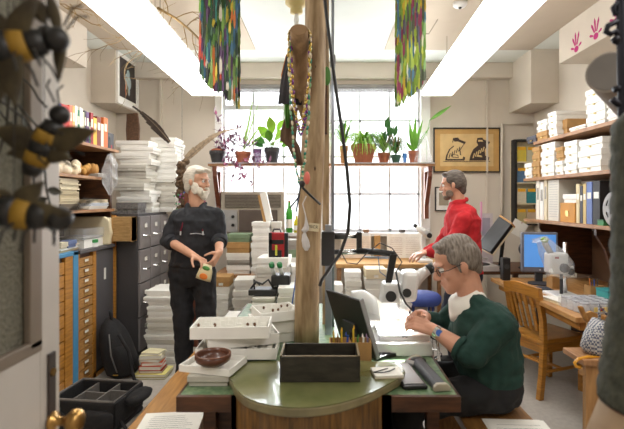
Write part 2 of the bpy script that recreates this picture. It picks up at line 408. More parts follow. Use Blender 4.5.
file_cabinet('narrow grey steel filing cabinet beyond the two-column one', 4.75, 5.0, 1, xf=-1.74)
# shelf unit on the left
t = thing('bookshelf', 'brown wooden wall shelf unit with three boards above the drawer cabinets', 'shelf', (-2.3, 3.6, 1.1))
for z, y1 in ((1.97, 4.26), (1.70, 3.93), (1.42, 4.17)):
    MB().box(-2.58, FX, 2.7, y1, z-.025, z).build('shelf_board', shelf_m, t, world=True, bevel=.003)
MB().box(-2.599, -2.58, 2.7, 4.26, 1.38, 2.02).build('back_panel', dark_wood_m, t, world=True)
MB().box(-2.58, -1.99, 4.17, 4.2, 1.10, 1.945).build('side_panel', dark_wood_m, t, world=True)
MB().box(-2.58, -1.99, 2.67, 2.7, 1.10, 2.02).build('side_panel', dark_wood_m, t, world=True)
# books on top shelf
bk = [(57.5,62,104,(70,110,150)),(62,64.2,106,(226,220,200)),(64.2,66.2,104,(60,90,170)),(66.2,74,105,(196,48,36)),(74,77,105.5,(222,110,80)),(77,79.5,106,(222,160,90)),(79.5,82,106,(232,228,214)),(82,84.2,110,(40,110,70)),(84.2,87,108,(236,232,220)),(87,88.6,112,(210,200,160)),(88.6,90.6,111,(50,44,54)),(90.6,93.4,112,(96,60,110)),(93.4,94.8,122,(60,110,80)),(94.8,97.5,113,(150,36,40)),(97.5,101,118,(226,176,60)),(101,105,117,(120,50,30)),(101.2,0,0,0),(105,107.6,124,(226,220,200)),(107.6,111.6,118,(206,104,48))]
names = {0:'teal-blue',}
used = 0
desc = ['steel-blue book at the near end','slim cream book beside the steel-blue book','thin bright blue book','widest red book','salmon pink book beside the red book','tan book between salmon and white books','white book right of the tan book','thin dark green book','tall white book right of the green book','short cream book beside the near-black book','near-black book left of the purple book','purple book','short grey-green book next to the dark red book','dark red book','yellow book','dark brown book beside the yellow book','','cream book left of the orange book','orange patterned book at the far end']
for (x0, x1, yt, c), ds in zip(bk, desc):
    if not c: continue
    ya = -FX*F/(325-x0)*1.0; yb = -FX*F/(325-x1)
    zt = 1.5+(200-yt)*((ya+yb)/2)/F
    t = thing('book', ds+' on the top left shelf', 'book', (-2.07, (ya+yb)/2, 1.9705), 0, 'books on the top left shelf')
    w = yb-ya-.002; h = zt-1.97
    cm = C(*c)
    MB().box(.08, .085, -w/2, w/2, 0, h, cm).box(-.09, .08, -w/2, -w/2+.003, 0, h, cm).box(-.09, .08, w/2-.003, w/2, 0, h, cm).build('cover', None, t)
    MB().box(-.085, .08, -w/2+.003, w/2-.003, .003, h-.004, paper_m).build('page_block', None, t)
    MB().box(.085, .0855, -w*.3, w*.3, h*.55, h*.8, C(225,215,190)).build('title_panel', None, t)
t = thing('picture_card', 'small dark standing picture card at far end of top left shelf', 'card', (-1.99, 4.18, 1.9705), 0)
MB().box(-.1, .0, -.075, .06, 0, .15, C(72,72,74)).build('card_back', None, t)
MB().box(0, .002, -.045, .0, .0, .09, black_m).ell((0, -.02, .1), (.004, .022, .02), black_m).build('figure', None, t)
MB().box(0, .003, .0, .02, .0, .04, redp_m).build('red_mark', None, t)
# specimens on the middle shelf
for i, (x, w, c, ds) in enumerate([(66, .10, (226,214,190), 'white lumpy coral at the near end'), (75, .11, (220,206,178), 'pale spiky coral beside the tan skulls'), (87, .09, (186,140,72), 'tan rounded animal skull left of its twin'), (96, .09, (176,128,66), 'tan rounded animal skull right of its twin')]):
    Y = -(FX+(-.08))*F/(325-x)
    mb = MB(); random.seed(i+30)
    for k in range(9): mb.ell((U(-w*.5, w*.5), U(-w*.7, w*.7), U(.02, .06)), (U(.02, .04), U(.02, .045), U(.02, .035)), n=8, k=6)
    o = solo(mb, 'coral_specimen' if i < 2 else 'animal_skull', ds+' on the middle left shelf', 'coral' if i < 2 else 'skull', C(*c, .8), 'specimens on the middle left shelf', smooth=True, remesh=.008)
    o.location = (FX-.12, Y, 1.70); o.scale = (1, 1, 1.5)
# plastic display lump next to skulls + paper stacks on lower shelf
def paper_pile(label, x, y, z, w, d, h, n, mats, rot=0, jit=.012, name='paper_stack', cat='papers'):
    t = thing(name, label, cat, (x, y, z), rot)
    for i, m in enumerate(mats):
        mb = MB(); k = max(1, n//len(mats))
        hh = h/len(mats)/k
        for j in range(k):
            zz = (i*k+j)*hh; a, c_ = U(-jit, jit), U(-jit, jit)
            mb.box(-w/2+a, w/2+a, -d/2+c_, d/2+c_, zz, zz+hh*.93)
        mb.build('sheet_bundle', m, t)
    return t
Yp = 1.95*F/(325-72)
paper_pile('tall untidy pile of old yellowed journals on the lower left shelf', -2.12, Yp, 1.4205, .3, .28, .245, 20, [C(92,78,58), C(196,180,146), C(178,162,128), C(210,196,164), C(190,176,146)], .05)
paper_pile('low pile of white papers and booklets right of the yellowed journals', -2.12, 3.93, 1.4205, .28, .34, .085, 9, [paper_m, C(200,206,214), C(206,190,160)], .04)
t = thing('paper_box', 'loose grey folder under the top left shelf', 'folder', (-2.1, 4.0, 1.701)); MB().box(-.12,.12,-.07,.07,0,.03,grey_m).box(-.11,.11,-.06,.06,.03,.035,paper_m).build('folder_body', None, t)
# plastic bag hanging
def film_bag(label, c, rx, ry, h, n=10, seed=3):
    random.seed(seed); mb = MB(); rings = []
    for k in range(9):
        t_ = k/8; r = math.sin(PI*min(.96, .06+t_*.9))**.8
        rings.append([Vector((rx*r*math.cos(2*PI*i/14)*U(.55, 1.25), ry*r*math.sin(2*PI*i/14)*U(.55, 1.25), -h*t_)) for i in range(14)])
    mb.loft(rings, film_m)
    o = solo(mb, 'plastic_bag', label, 'bag', None, smooth=False); o.location = c
    return o
film_bag('crumpled clear plastic bag hanging at the end of the left shelves', P(110, 154, 3.95), .07, .06, .36)
# counter clutter
paper_pile('flat pile of papers and brochures near the blue-edged cabinet top', -2.12, 3.5, 1.1005, .26, .3, .05, 8, [C(190,170,130), paper_m, C(214,200,176)], .1)
for i, (px, py, c, ds, w, d, h) in enumerate([(71,236,(96,110,150),'blue and purple small carton', .07,.12,.055),(63,243,(206,196,170),'small beige carton', .07,.09,.05)]):
    t = lid_box('small_carton', ds+' on the left cabinet top', 'carton', FX-.06, (1.99)*F/(325-px), 1.1305 if px < 77 else 1.1, w, d, h, C(*c), 0)
t = thing('storage_tray', 'clear plastic lidded tray on white papers above the oak drawers', 'tray', (-2.12, 3.9, 1.1), 0)
MB().box(-.14, .14, -.2, .2, .0, .07, white_m).build('tray_base', None, t)
MB().box(-.15, .15, -.23, .19, .075, .16, film_m).build('clear_cover', None, t)
MB().box(-.14, .14, -.21, .17, .078, .09, grey_m).build('inner_sheet', None, t)
t = thing('glue_jar', 'small green lidded jar on the left cabinet top', 'jar', (-1.98, 3.86, 1.1005)); MB().lathe([(.03,0),(.03,.03),(.026,.035)], m=plasticw_m).build('jar_body', None, t); MB().lathe([(.032,.036),(.032,.06),(.01,.061)], m=C(60,150,80)).build('lid', None, t)
for i, (y, r) in enumerate([(3.72, .1)]):
    pass
t = thing('file_tray', 'large cream rounded plastic bin lying on the left cabinet top', 'bin', (-2.13, 4.03, 1.1005))
MB().prism([(-.2,0),(.2,0),(.22,.1),(.2,.22),(.16,.25),(-.2,.25)], (0,-.02,0), (1,0,0), (0,0,1), (0,.05,0), cream_m).build('bin_side', None, t, bevel=.01)
MB().box(-.2, .19, .03, .07, .0, .24, cream_m).build('bin_body', None, t, bevel=.01)
t = thing('wooden_block', 'rough tan wooden box fixed beside the filing cabinet top', 'box', (-1.86, 4.12, 1.12), 0)
a, bq = P(113, 241, 4.13), P(133, 217, 4.13)
MB().box(a.x, bq.x, 4.1, 4.21, a.z, bq.z).build('box_body', M('rough_board', srgb(160,124,76), .8, scale=9, stretch=(2,2,10), col2=srgb(186,150,98), bump=.2), t, world=True)
for dx in (0, 1):
    xx = a.x+.006 if dx == 0 else bq.x-.006
    MB().box(xx-.006, xx+.006, 4.095, 4.215, a.z-.002, bq.z+.002).build('end_batten', kraft_m, t, world=True)
# speckled archive box on cabinet
a, bq = P(116, 214, 4.26), P(138, 203, 4.26)
lid_box('archive_box', 'mottled dark grey archive box on top of the filing cabinet', 'box', (a.x+bq.x)/2, 4.36, 1.3705, bq.x-a.x, .2, .105, M('mottled_grey', srgb(86,84,84), .7, scale=60, col2=srgb(120,118,116)))
# big white stacks on the cabinets
stack('left tall stack on filing cabinets', 117, 151, 140, 208, 4.58, 12, .25, jit=.035, z0=1.3715, rotj=.12, name='specimen_box')
stack('right tall stack on filing cabinets', 150, 176, 137, 213, 4.85, 14, .3, jit=.022, z0=1.3715, rotj=.1)
# bark slab and feathers
a = P(132.5, 137, 4.75)
t = thing('bark_slab', 'brown textured slab of bark standing behind the left white boxes', 'bark', (a.x, a.y-.0, 2.16))
MB().prism([(-.06,-.1),(.06,-.1),(.07,.1),(.05,.26),(-.06,.25),(-.07,.08)], (0,0,0), (1,0,0), (0,0,1), (0,.03,0), M('bark', srgb(82,58,40), .9, var=.35, scale=50, bump=.6)).build('slab', None, t)
MB().box(-.062,-.054,-.004,0,-.1,.25,dark_wood_m).build('edge', None, t)
def feather(label, p0, p1, w, mat, bendz=.03):
    t = thing('feather', label, 'feather', p0)
    p0, p1 = Vector(p0), Vector(p1); d = p1-p0; n = 14
    side = Vector((-d.z, 0, d.x)).normalized()
    pts = [d*(i/n)+Vector((0,0,bendz*math.sin(PI*i/n))) for i in range(n+1)]
    MB().tube(pts, [.006*(1-i/n*.8) for i in range(n+1)], C(120,104,86), n=6).build('quill', None, t)
    mb = MB(); prev = None
    for s_ in (-1, 1):
        prev = None
        for i in range(1, n+1):
            ww = w*math.sin(PI*min(.93, (i/n)**.7))*(1 if s_ > 0 else .55)*U(.8, 1.1)
            q = pts[i]+side*s_*ww
            vs = [pts[i-1], pts[i], q, pts[i-1]+side*s_*ww*.9-d.normalized()*.0]
            mb.hexa([v+Vector((0,-.002,0)) for v in vs], [v+Vector((0,.002,0)) for v in vs])
    mb.build('vane', mat, t)
fd = M('dark_feather', srgb(52,40,32), .8, var=.35, scale=30, bump=.3)
fp = M('pale_feather', srgb(160,140,116), .8, var=.3, scale=30, bump=.3)
feather('dark brown wing feather rising left above the white boxes', P(170, 142, 4.8), P(133, 106, 4.6), .06, fd)
feather('pale brown wing feather pointing right toward the window', P(180, 166, 4.9), P(226, 130, 4.7), .05, fp)
feather('thin pale feather tip reaching past the window trim', P(208, 137, 5.0), P(245, 127, 4.9), .018, fp, .01)
t = thing('dried_nest', 'lumpy brown dried nest between the white boxes and the standing man', 'nest', P(182, 200, 4.62))
random.seed(5); mb = MB()
MB().tube([(0,0,.4),(0,0,CZ-1.5)], .002, black_m, n=5).build('string', None, t)
for k in range(34): mb.ell((U(-.035,.035)+.02*math.sin(k), U(-.03,.03), -.30+k*.021), (U(.02,.045), U(.02,.04), U(.02,.045)), n=8, k=5)
for k in range(24):
    q = Vector((U(-.03,.03), U(-.03,.0), U(-.28,.38))); mb.tube([q, q+Vector((U(-.05,.05),U(-.03,.0),U(.02,.07))), q+Vector((U(-.08,.08),U(-.04,0),U(.0,.1)))], .006, n=5)
mb.build('nest_mass', M('nest_fibre', srgb(92,72,52), .9, var=.45, scale=40, bump=.6), t, remesh=.007)
mb = MB()
for k in range(26): mb.ell((U(-.05,.06), -.09+U(-.01,.01), U(-.3,.1)), .009, random.choice([C(60,150,90), C(150,60,120), C(60,90,160)]), n=6, k=4)
mb.build('bead_trim', None, t)
# picture on soffit
def framed(name, label, o, u, v, w, h, frame, mount, rim=.02, dep=.02, group=None):
    # o centre, u right, v up, normal toward viewer = n
    o, u, v = Vector(o), Vector(u), Vector(v); n = u.cross(v)
    t = thing(name, label, 'picture', o)
    mb = MB()
    for (a0, a1, b0, b1) in ((-w/2, w/2, h/2-rim, h/2), (-w/2, w/2, -h/2, -h/2+rim), (-w/2, -w/2+rim, -h/2+rim, h/2-rim), (w/2-rim, w/2, -h/2+rim, h/2-rim)):
        mb.prism([(a0,b0),(a1,b0),(a1,b1),(a0,b1)], (0,0,0), u, v, n*dep, frame)
    mb.build('frame', None, t)
    MB().prism([(-w/2+rim*.5,-h/2+rim*.5),(w/2-rim*.5,-h/2+rim*.5),(w/2-rim*.5,h/2-rim*.5),(-w/2+rim*.5,h/2-rim*.5)], (0,0,0), u, v, n*.008, mount).build('mount', None, t)
    return t, u, v, n
y1, y2 = 2.33*F/209.5, 2.33*F/188
zb1, zt1 = 2.50, 3.12
t, u, v, n = framed('framed_print', 'white framed dark insect print on the left soffit side', (-2.329, 5.30, 2.878), (0,1,0), (0,0,1), .57, .58, white_m, white_m, .03, .02)
MB().prism([(-.215,-.2),(.215,-.2),(.215,.25),(-.215,.25)], n*.008, u, v, n*.003, C(58,50,48)).build('dark_sheet', None, t)
mb = MB(); ic = C(160,176,178)
for a, b_, r1, r2 in ((0,.1,.04,.05),(-.02,.05,.07,.05),(.03,.0,.05,.07),(-.05,-.02,.03,.07),(.02,-.1,.025,.05)):
    mb.ell(n*.012+u*a+v*b_, (.003, r1, r2), ic, n=10, k=6)
mb.tube([n*.012+u*-.06+v*.0, n*.012+u*-.08+v*-.1, n*.012+u*-.06+v*-.16], .006, C(190,120,90))
mb.build('insect_figure', None, t)
# floor stack etc.
stack('white stack on the floor beside the standing man', 146, 180, 291, 364.5, 4.12, 13, .36, jit=.02, z0=0.001, rotj=.05)
# book pile on the floor
zz = 0.001; random.seed(11)
cx, cy = (153-325)*3.85/F-.0, 3.86
fb = [((150,140,80),.27,.02,'large olive-yellow book lowest in the pile'),((206,196,120),.26,.022,'large pale yellow book second from the floor'),((120,40,30),.19,.02,'dark red book in the middle of the pile'),((190,70,36),.18,.036,'thick orange-red book in the middle of the pile'),((206,84,44),.17,.03,'orange book above the thick orange-red one'),((200,180,150),.17,.03,'beige book above the orange ones'),((226,220,190),.18,.03,'cream book second from the top of the pile'),((214,206,170),.16,.02,'small ivory notebook on top of the pile')]
for c, w, h, ds in fb:
    t = thing('book', ds+' on the floor', 'book', (cx+U(-.01,.01), cy, zz), U(-.2,.2), 'books piled on the floor')
    cm = C(*c)
    MB().box(-w/2,w/2,-w*.4,w*.4,0,.003,cm).box(-w/2,w/2,-w*.4,w*.4,h-.004,h-.001,cm).box(-w/2,-w/2+.004,-w*.4,w*.4,.003,h-.004,cm).build('cover', None, t)
    MB().box(-w/2+.004,w/2-.004,-w*.4+.003,w*.4-.003,.003,h-.004,paper_m).build('page_block', None, t)
    zz += h
# ------------------------------------------------------------------ bags on the floor
t = thing('backpack', 'black backpack leaning upright against the dark steel cupboard', 'backpack', (-1.74, 3.9, 0), 0)
mb = MB()
lean = -.12
mb.rings([((lean*z/.45*1.0, 0, z), (wx, 0, 0), (0, wy, 0)) for z, wx, wy in ((.0,.09,.13),(.03,.125,.17),(.12,.13,.18),(.25,.12,.17),(.36,.10,.14),(.43,.07,.10),(.475,.03,.04))], n=20)
mb.build('bag_body', blackf_m, t, smooth=True)
MB().rings([((lean*z/.45+.06, -.10, z), (wx, .02, 0), (-.03, wy, 0)) for z, wx, wy in ((.03,.07,.05),(.06,.09,.07),(.2,.085,.07),(.27,.05,.04))], n=16).build('front_pocket', blackf_m, t, smooth=True)
MB().tube([(-.1,-.02,.46),(-.1,-.03,.52),(-.13,.02,.53),(-.13,.04,.46)], .012).build('top_handle', blackf_m, t, smooth=True)
MB().tube([(.02,-.15,.38),(.11,-.17,.25),(.13,-.16,.1),(.16,-.17,.01),(.2,-.2,.008)], .014).build('strap', blackf_m, t, smooth=True)
MB().tube([(-.06,-.15,.38),(-.02,-.2,.22),(.03,-.2,.08)], .006, C(90,88,86)).build('zip', None, t, smooth=True)
MB().box(-.01,.03,-.19,-.18,.05,.056,yel_m).build('tag', None, t)
# camera bag
t = thing('camera_bag', 'open black padded camera bag with grey dividers on the floor', 'bag', (-1.52, 3.06, 0), -.12)
k = .025
mb = MB().box(-.27,.2,-.17,.19,0,.03).box(-.27,-.27+k,-.17,.19,.03,.2).box(.2-k,.2,-.17,.19,.03,.2).box(-.27,.2,-.17,-.17+k,.03,.2).box(-.27,.2,.19-k,.19,.03,.2)
mb.build('bag_body', blackf_m, t, bevel=.012)
MB().box(-.24,.17,-.14,.165,.03,.1,C(60,58,58)).build('inner_base', None, t)
mb = MB().box(-.13,-.12,-.14,.16,.1,.19,greyf_m).box(.03,.04,-.14,.16,.1,.19,greyf_m).box(-.12,.03,0,.01,.1,.19,greyf_m).box(.04,.17,.04,.05,.1,.19,greyf_m)
mb.tube([(-.255,-.155,.203),(.185,-.155,.203),(.185,.175,.203),(-.255,.175,.203),(-.255,-.155,.203)], .009, greyf_m)
mb.build('divider', None, t)
MB().rings([((.24+.0*z, .05, z), (wx,0,0), (0,wy,0)) for z,wx,wy in ((.12,.03,.09),(.15,.07,.12),(.175,.08,.12),(.19,.04,.09))], n=16).build('open_flap', blackf_m, t, smooth=True)
MB().box(.13,.15,-.176,-.17,.07,.11,C(190,60,40)).build('red_tag', None, t)
MB().box(-.235,-.205,-.176,-.17,.09,.13,C(190,60,40)).build('red_tag', None, t)
MB().tube([(-.2,-.17,.15),(-.1,-.2,.1),(.05,-.2,.12),(.15,-.17,.15)], .01).build('strap', blackf_m, t, smooth=True)
MB().tube([(.2,-.1,.05),(.27,-.14,.02),(.25,-.2,.015),(.15,-.2,.02),(.2,-.15,.04)], .012).build('strap', blackf_m, t, smooth=True)
MB().rings([((.05,-.18,z),(wx,0,0),(0,wy,0)) for z,wx,wy in ((.03,.13,.015),(.05,.15,.03),(.13,.15,.03),(.15,.12,.015))], n=16).build('front_pocket', blackf_m, t, smooth=True)
# ------------------------------------------------------------------ benches
def bench(label, x0, x1, y0, y1, z, m):
    t = thing('bench', label, 'bench', ((x0+x1)/2, (y0+y1)/2, 0))
    MB().box(x0, x1, y0, y1, z-.045, z).build('seat_board', m, t, world=True, bevel=.005)
    for yy in (y0+.1, y1-.15):
        MB().box(x0+.03, x1-.03, yy, yy+.05, 0, z-.045).build('leg', m, t, world=True, bevel=.003)
    MB().box((x0+x1)/2-.02, (x0+x1)/2+.02, y0+.15, y1-.15, .1, .17).build('stretcher', m, t, world=True)
bench('low golden wooden bench along the left side of the green desk', -.91, -.62, 1.5, 3.2, .45, oakh_m)
bench('brown wooden bench under the seated man in green', .62, .95, 1.4, 2.75, .50, M('brown_bench_wood', srgb(110,74,36), .45, scale=5, stretch=(12,1.2,4), col2=srgb(138,98,52), bump=.05))
def sheet_text(t, x0, x1, y0, y1, z, rows):
    mb = MB()
    for i in range(rows):
        yy = y1-(y1-y0)*(i+.5)/rows
        mb.box(x0+(0 if i % 4 else .01), x1-U(0, .05), yy-.0012, yy+.0012, z, z+.0002)
    mb.build('print_lines', C(120,120,122), t)
def papers(label, x, y, z, w, d, rot, n=3, rows=8):
    t = thing('paper_sheets', label, 'papers', (x, y, z), rot)
    for i in range(n):
        a = i*.012
        MB().box(-w/2+a,w/2+a,-d/2-a*.7,d/2-a*.7,i*.0015,i*.0015+.001,paper_m).build('sheet', None, t)
    sheet_text(t, -w/2+.04, w/2-.01, -d/2+.0, d/2-.04, n*.0015, rows)
papers('loose printed sheets on the near end of the left bench', -.74, 2.13, .4505, .26, .19, .1)
papers('white printed sheet on the near end of the right bench', .84, 1.95, .5005, .26, .2, -.05, 2, 5)
# ------------------------------------------------------------------ green desk
DZ = .74
t = thing('desk', 'long green-topped desk with dark wooden edge behind curved counter', 'desk', (0, 2.5, 0))
MB().box(-.565, .515, 1.755, 3.3, DZ-.05, DZ).build('desk_top', desk_top_m, t, world=True)
MB().box(-.57, .52, 1.735, 1.755, DZ-.06, DZ+.002).box(-.575, -.565, 1.735, 3.3, DZ-.06, DZ+.002).box(.515, .525, 1.735, 3.3, DZ-.06, DZ+.002).build('edge_banding', dark_wood_m, t, world=True, bevel=.003)
MB().box(-.5, -.1, 1.9, 3.2, .1, DZ-.05).build('drawer_pedestal', dark_wood_m, t, world=True)
for x in (-.5, .42):
    for y in (1.85, 3.2): MB().box(x, x+.05, y, y+.05, 0, DZ-.05).build('leg', dark_wood_m, t, world=True)
# curved counter
t = thing('curved_counter', 'rounded green-topped wooden counter in the near foreground', 'counter', (-.05, 1.8, 0))
outl = []
pts = [(223,369),(226,373),(231,379),(236,389),(245,397.5),(262,403.5),(285,407),(304,407.5),(325,405.5),(345,401.5),(368,394),(388,384),(402,376),(410,369)]
CT = .78
for px, py in pts:
    Y = (1.5-CT)*F/(py-200); outl.append(((px-325)*Y/F, Y))
outl[-1] = (.345, 1.93); outl.append((.31, 2.02)); outl.append((-.40, 2.02))
outl = outl[::-1]
# smooth outline (chaikin)
def chaikin(p):
    q = []
    for i in range(len(p)):
        a, b_ = Vector(p[i]), Vector(p[(i+1) % len(p)])
        q += [tuple(a*.75+b_*.25), tuple(a*.25+b_*.75)]
    return q
o2 = chaikin(outl)
MB().prism(o2, (0,0,CT-.004), (1,0,0), (0,1,0), (0,0,.004)).build('counter_top', green_top_m, t, world=True)
ctr = Vector((-.05, 1.85))
MB().prism([tuple(ctr+(Vector(p)-ctr)*1.006) for p in o2], (0,0,DZ+.0025), (1,0,0), (0,1,0), (0,0,CT-.0045-DZ)).build('edge_rim', rim_m, t, world=True, bevel=.007)
MB().prism([(lambda q: (q.x, min(q.y, 1.73)))(ctr+(Vector(p)-ctr)*.975) for p in o2 if p[1] < 1.80], (0,0,.0), (1,0,0), (0,1,0), (0,0,CT-.03)).build('curved_front', barrel_m, t, world=True)
# black wooden tray box on the counter
t = thing('wooden_tray_box', 'empty dark wooden open box on the rounded green counter', 'box', (-.02, 1.86, CT+.0005), 0)
k = .008; w, d, h = .318, .17, .102
MB().box(-w/2,w/2,-d/2,d/2,0,k).box(-w/2,-w/2+k,-d/2,d/2,k,h).box(w/2-k,w/2,-d/2,d/2,k,h).box(-w/2+k,w/2-k,-d/2,-d/2+k,k,h-.002).box(-w/2+k,w/2-k,d/2-k,d/2,k,h).build('box_body', tray_m, t, bevel=.0015)
mb = MB()
for sx in (-1, 1): mb.box(sx*w/2-(k if sx > 0 else 0), sx*w/2+(k if sx < 0 else 0), -d/2-.001, d/2+.001, h, h+.002)
mb.box(-w/2, w/2, -d/2-.001, -d/2+k, h, h+.002)
mb.build('rim', M('worn_wood_edge', srgb(120,104,76), .6), t)
# pencil holder
t = thing('pencil_holder', 'tan cardboard pencil box behind the dark wooden box', 'pencil holder', (.1, 2.04, DZ+.001), 0)
MB().box(-.095,.095,-.04,.04,0,.004).box(-.095,-.09,-.04,.04,.004,.115).box(.09,.095,-.04,.04,.004,.115).box(-.09,.09,-.04,-.036,.004,.115).box(-.09,.09,.036,.04,.004,.115).box(-.003,.003,-.036,.036,.004,.112).build('box_body', kraft_m, t)
# move onto desk: counter back edge ends 2.02, so shift
t.location = (.115, 2.07, DZ+.001)
pens = [((200,170,60),'yellow pencil leftmost'),((130,100,60),'thin brown pencil'),((226,190,50),'bright yellow pencil near left'),((40,80,170),'blue pen'),((30,30,34),'black pen'),((230,196,60),'tall yellow pencil in the middle'),((60,130,60),'green marker'),((236,236,230),'white pen with green cap'),((130,120,150),'lilac pen rightmost')]
for i, (c, ds) in enumerate(pens):
    xx = .115-.075+.15*i/8; h = [.15,.14,.165,.15,.155,.175,.14,.145,.14][i]
    t = thing('pencil' if 'pencil' in ds else 'pen', ds+' in the tan cardboard pencil box', 'pen', (xx, 2.07+U(-.02,.02), DZ+.006), 0, 'pens in the cardboard box')
    MB().tube([(0,0,0),(U(-.008,.008),0,h-.015)], .0045, C(*c), n=7).build('barrel', None, t)
    MB().tube([(0,0,h-.016),(0,0,h)], [.0045,.0015], C(min(255,c[0]+20),c[1],c[2]), n=7).build('tip', None, t)
# ---- trays on the left of the desk
random.seed(21)
lid_box('specimen_box', 'flat grey specimen box lowest on the green desk below clay bowl', 'box', -.475, 1.90, DZ+.002, .17, .15, .044, M('grey_white_card', srgb(176,172,162), .8), .0)
tray('specimen_tray', 'shallow white cardboard tray jutting left beneath the clay bowl', -.475, 1.925, DZ+.047, .23, .17, .028, white_m, -.25, fill=False)
lid_box('specimen_box', 'white specimen box supporting the tray pile behind the bowl', 'box', -.37, 2.24, DZ+.002, .26, .2, .044, white2_m, .05)
tray('specimen_tray', 'white specimen tray directly behind the clay bowl', -.40, 2.09, .788, .36, .17, .048, white_m, .02)
tray('specimen_tray', 'white specimen tray turned askew under the topmost tray', -.39, 2.11, .838, .32, .17, .048, white_m, .32)
tray('specimen_tray', 'topmost white specimen tray full of pinned specimens on the desk pile', -.425, 2.07, .888, .345, .18, .052, white_m, .05)
tray('specimen_tray', 'white specimen tray at the right back of the desk pile', -.27, 2.46, .862, .22, .2, .05, white_m, .4)
lid_box('specimen_box', 'white box under the right back tray of the desk pile', 'box', -.28, 2.48, DZ+.002, .26, .2, .118, white2_m, .3)
t = thing('clay_bowl', 'dark brown shallow clay bowl beside the rounded green counter', 'bowl', (-.465, 1.87, .8165), 0)
t.scale = (.9,.9,.9)
MB().lathe([(.03,.0),(.055,.004),(.078,.022),(.083,.040),(.078,.052),(.072,.052),(.075,.038),(.068,.022),(.045,.01),(.002,.008)], m=bowl_m, n=36).build('bowl_body', None, t, smooth=True)
MB().lathe([(.072,.0525),(.078,.0545),(.083,.0515),(.078,.049)], m=M('bowl_rim', srgb(110,66,44), .3), n=36, close=True).build('rim', None, t, smooth=True)
# laptop
t = thing('laptop', 'open black laptop seen from behind beside the pencil box', 'laptop', (.175, 2.24, DZ+.001), .55)
MB().box(.0,.24,-.14,.14,0,.018).build('base', black_m, t, bevel=.004)
mb = MB()
for i in range(5):
    for j in range(12): mb.box(.03+i*.024,.05+i*.024,-.125+j*.021,-.108+j*.021,.018,.021)
mb.build('keyboard', C(60,60,64), t)
mt = Matrix.Translation((0,0,.018)) @ Matrix.Rotation(-.33, 4, 'Y')
s_ = MB().box(-.014,0,-.15,.15,0,.30, black_m, mt).build('screen', None, t, bevel=.004)
MB().box(0,.001,-.135,.135,.02,.285, C(40,44,52,.2), mt).build('display', None, t)
MB().box(-.016,.004,-.156,-.148,0,.305, C(150,150,152,.3), mt).build('screen_edge', None, t)
MB().box(-.024,-.014,-.05,.05,.1,.16, C(60,60,62), mt).build('back_bracket', None, t)
# mouse, wrist rest, notebook
t = thing('computer_mouse', 'small black computer mouse beside the white microscope base', 'mouse', (.42, 2.08, DZ+.001), .3)
MB().ell((0,0,.012), (.052,.03,.02), black_m).build('shell', None, t, smooth=True)
MB().ell((-.03,0,.02), (.012,.012,.009), redp_m, n=8, k=5).build('wheel', None, t, smooth=True)
MB().ell((-.02,0,.012), (.035,.031,.016), C(180,178,176)).build('side_shell', None, t, smooth=True)
t = thing('mouse_pad', 'flat black tablet pad on the right side of the green desk', 'pad', (.28, 1.92, DZ+.001), .1)
MB().box(.02,.12,-.13,.13,0,.016,black_m).build('pad_base', None, t, bevel=.005); MB().box(.03,.11,-.11,.12,.016,.018,C(140,140,142,.3)).build('pad_surface', None, t)
t = thing('wrist_rest', 'long grey padded wrist rest on the right desk edge', 'wrist rest', (.445, 1.95, DZ+.001), .12)
MB().prism([(-.032,0),(.032,0),(.03,.018),(.018,.03),(-.018,.03),(-.03,.018)], (0,-.15,0), (1,0,0), (0,0,1), (0,.30,0), C(72,74,80,.5)).build('pad', None, t, bevel=.004)
for y in (-.17, .15): MB().prism([(-.036,0),(.036,0),(.034,.019),(.019,.031),(-.019,.031),(-.034,.019)], (0,y,0), (1,0,0), (0,0,1), (0,.02,0), C(176,168,150,.4)).build('end_cap', None, t, bevel=.004)
t = thing('notebook', 'open cream notepad on the right end of rounded counter', 'notebook', (.255, 1.86, CT+.0008), .1)
MB().box(-.06,.06,-.05,.05,0,.003,C(190,180,160)).box(-.058,.058,-.048,.048,.003,.012,paper_m).build('page_block', None, t)
t2 = thing('pair_of_glasses', 'dark folded eyeglasses lying on the cream notepad', 'glasses', (.25, 1.85, CT+.0145), .3)
MB().tube([(-.05,.01,0),(-.02,-.015,.004),(.01,-.01,.004),(.05,.02,0)], .0025, black_m, n=6).build('frame', None, t2)
MB().tube([(-.05,.01,0),(.02,.025,.002)], .002, black_m, n=6).build('temple', None, t2)
# ------------------------------------------------------------------ trunk and things on it
t = thing('tree_trunk', 'pale bare tree trunk post rising through the desk', 'tree trunk', (-.10, 2.36, DZ))
B0, B1 = P(306.5, 346, 2.4), P(316.5, -10, 2.4)
random.seed(3); mb = MB(); rings = []
Zs = [DZ+.0005+(CZ-.013-DZ)*i/22 for i in range(23)]
def trunk_c(z):
    tt = (z-B0.z)/(B1.z-B0.z); return Vector((B0.x+(B1.x-B0.x)*tt+.006*math.sin(z*4), 2.4+.01*math.sin(z*3), z))
def trunk_r(z):
    tt = (z-DZ)/(3.18-DZ); return .067-.016*tt
for z in Zs:
    c = trunk_c(z); r = trunk_r(z)
    rings.append([c+Vector((math.cos(2*PI*i/20), math.sin(2*PI*i/20), 0))*r*(1+.03*math.sin(3*i+z*5)+U(-.012,.012)) for i in range(20)])
mb.loft(rings, trunk_m).build('trunk', None, t, smooth=True, world=True)
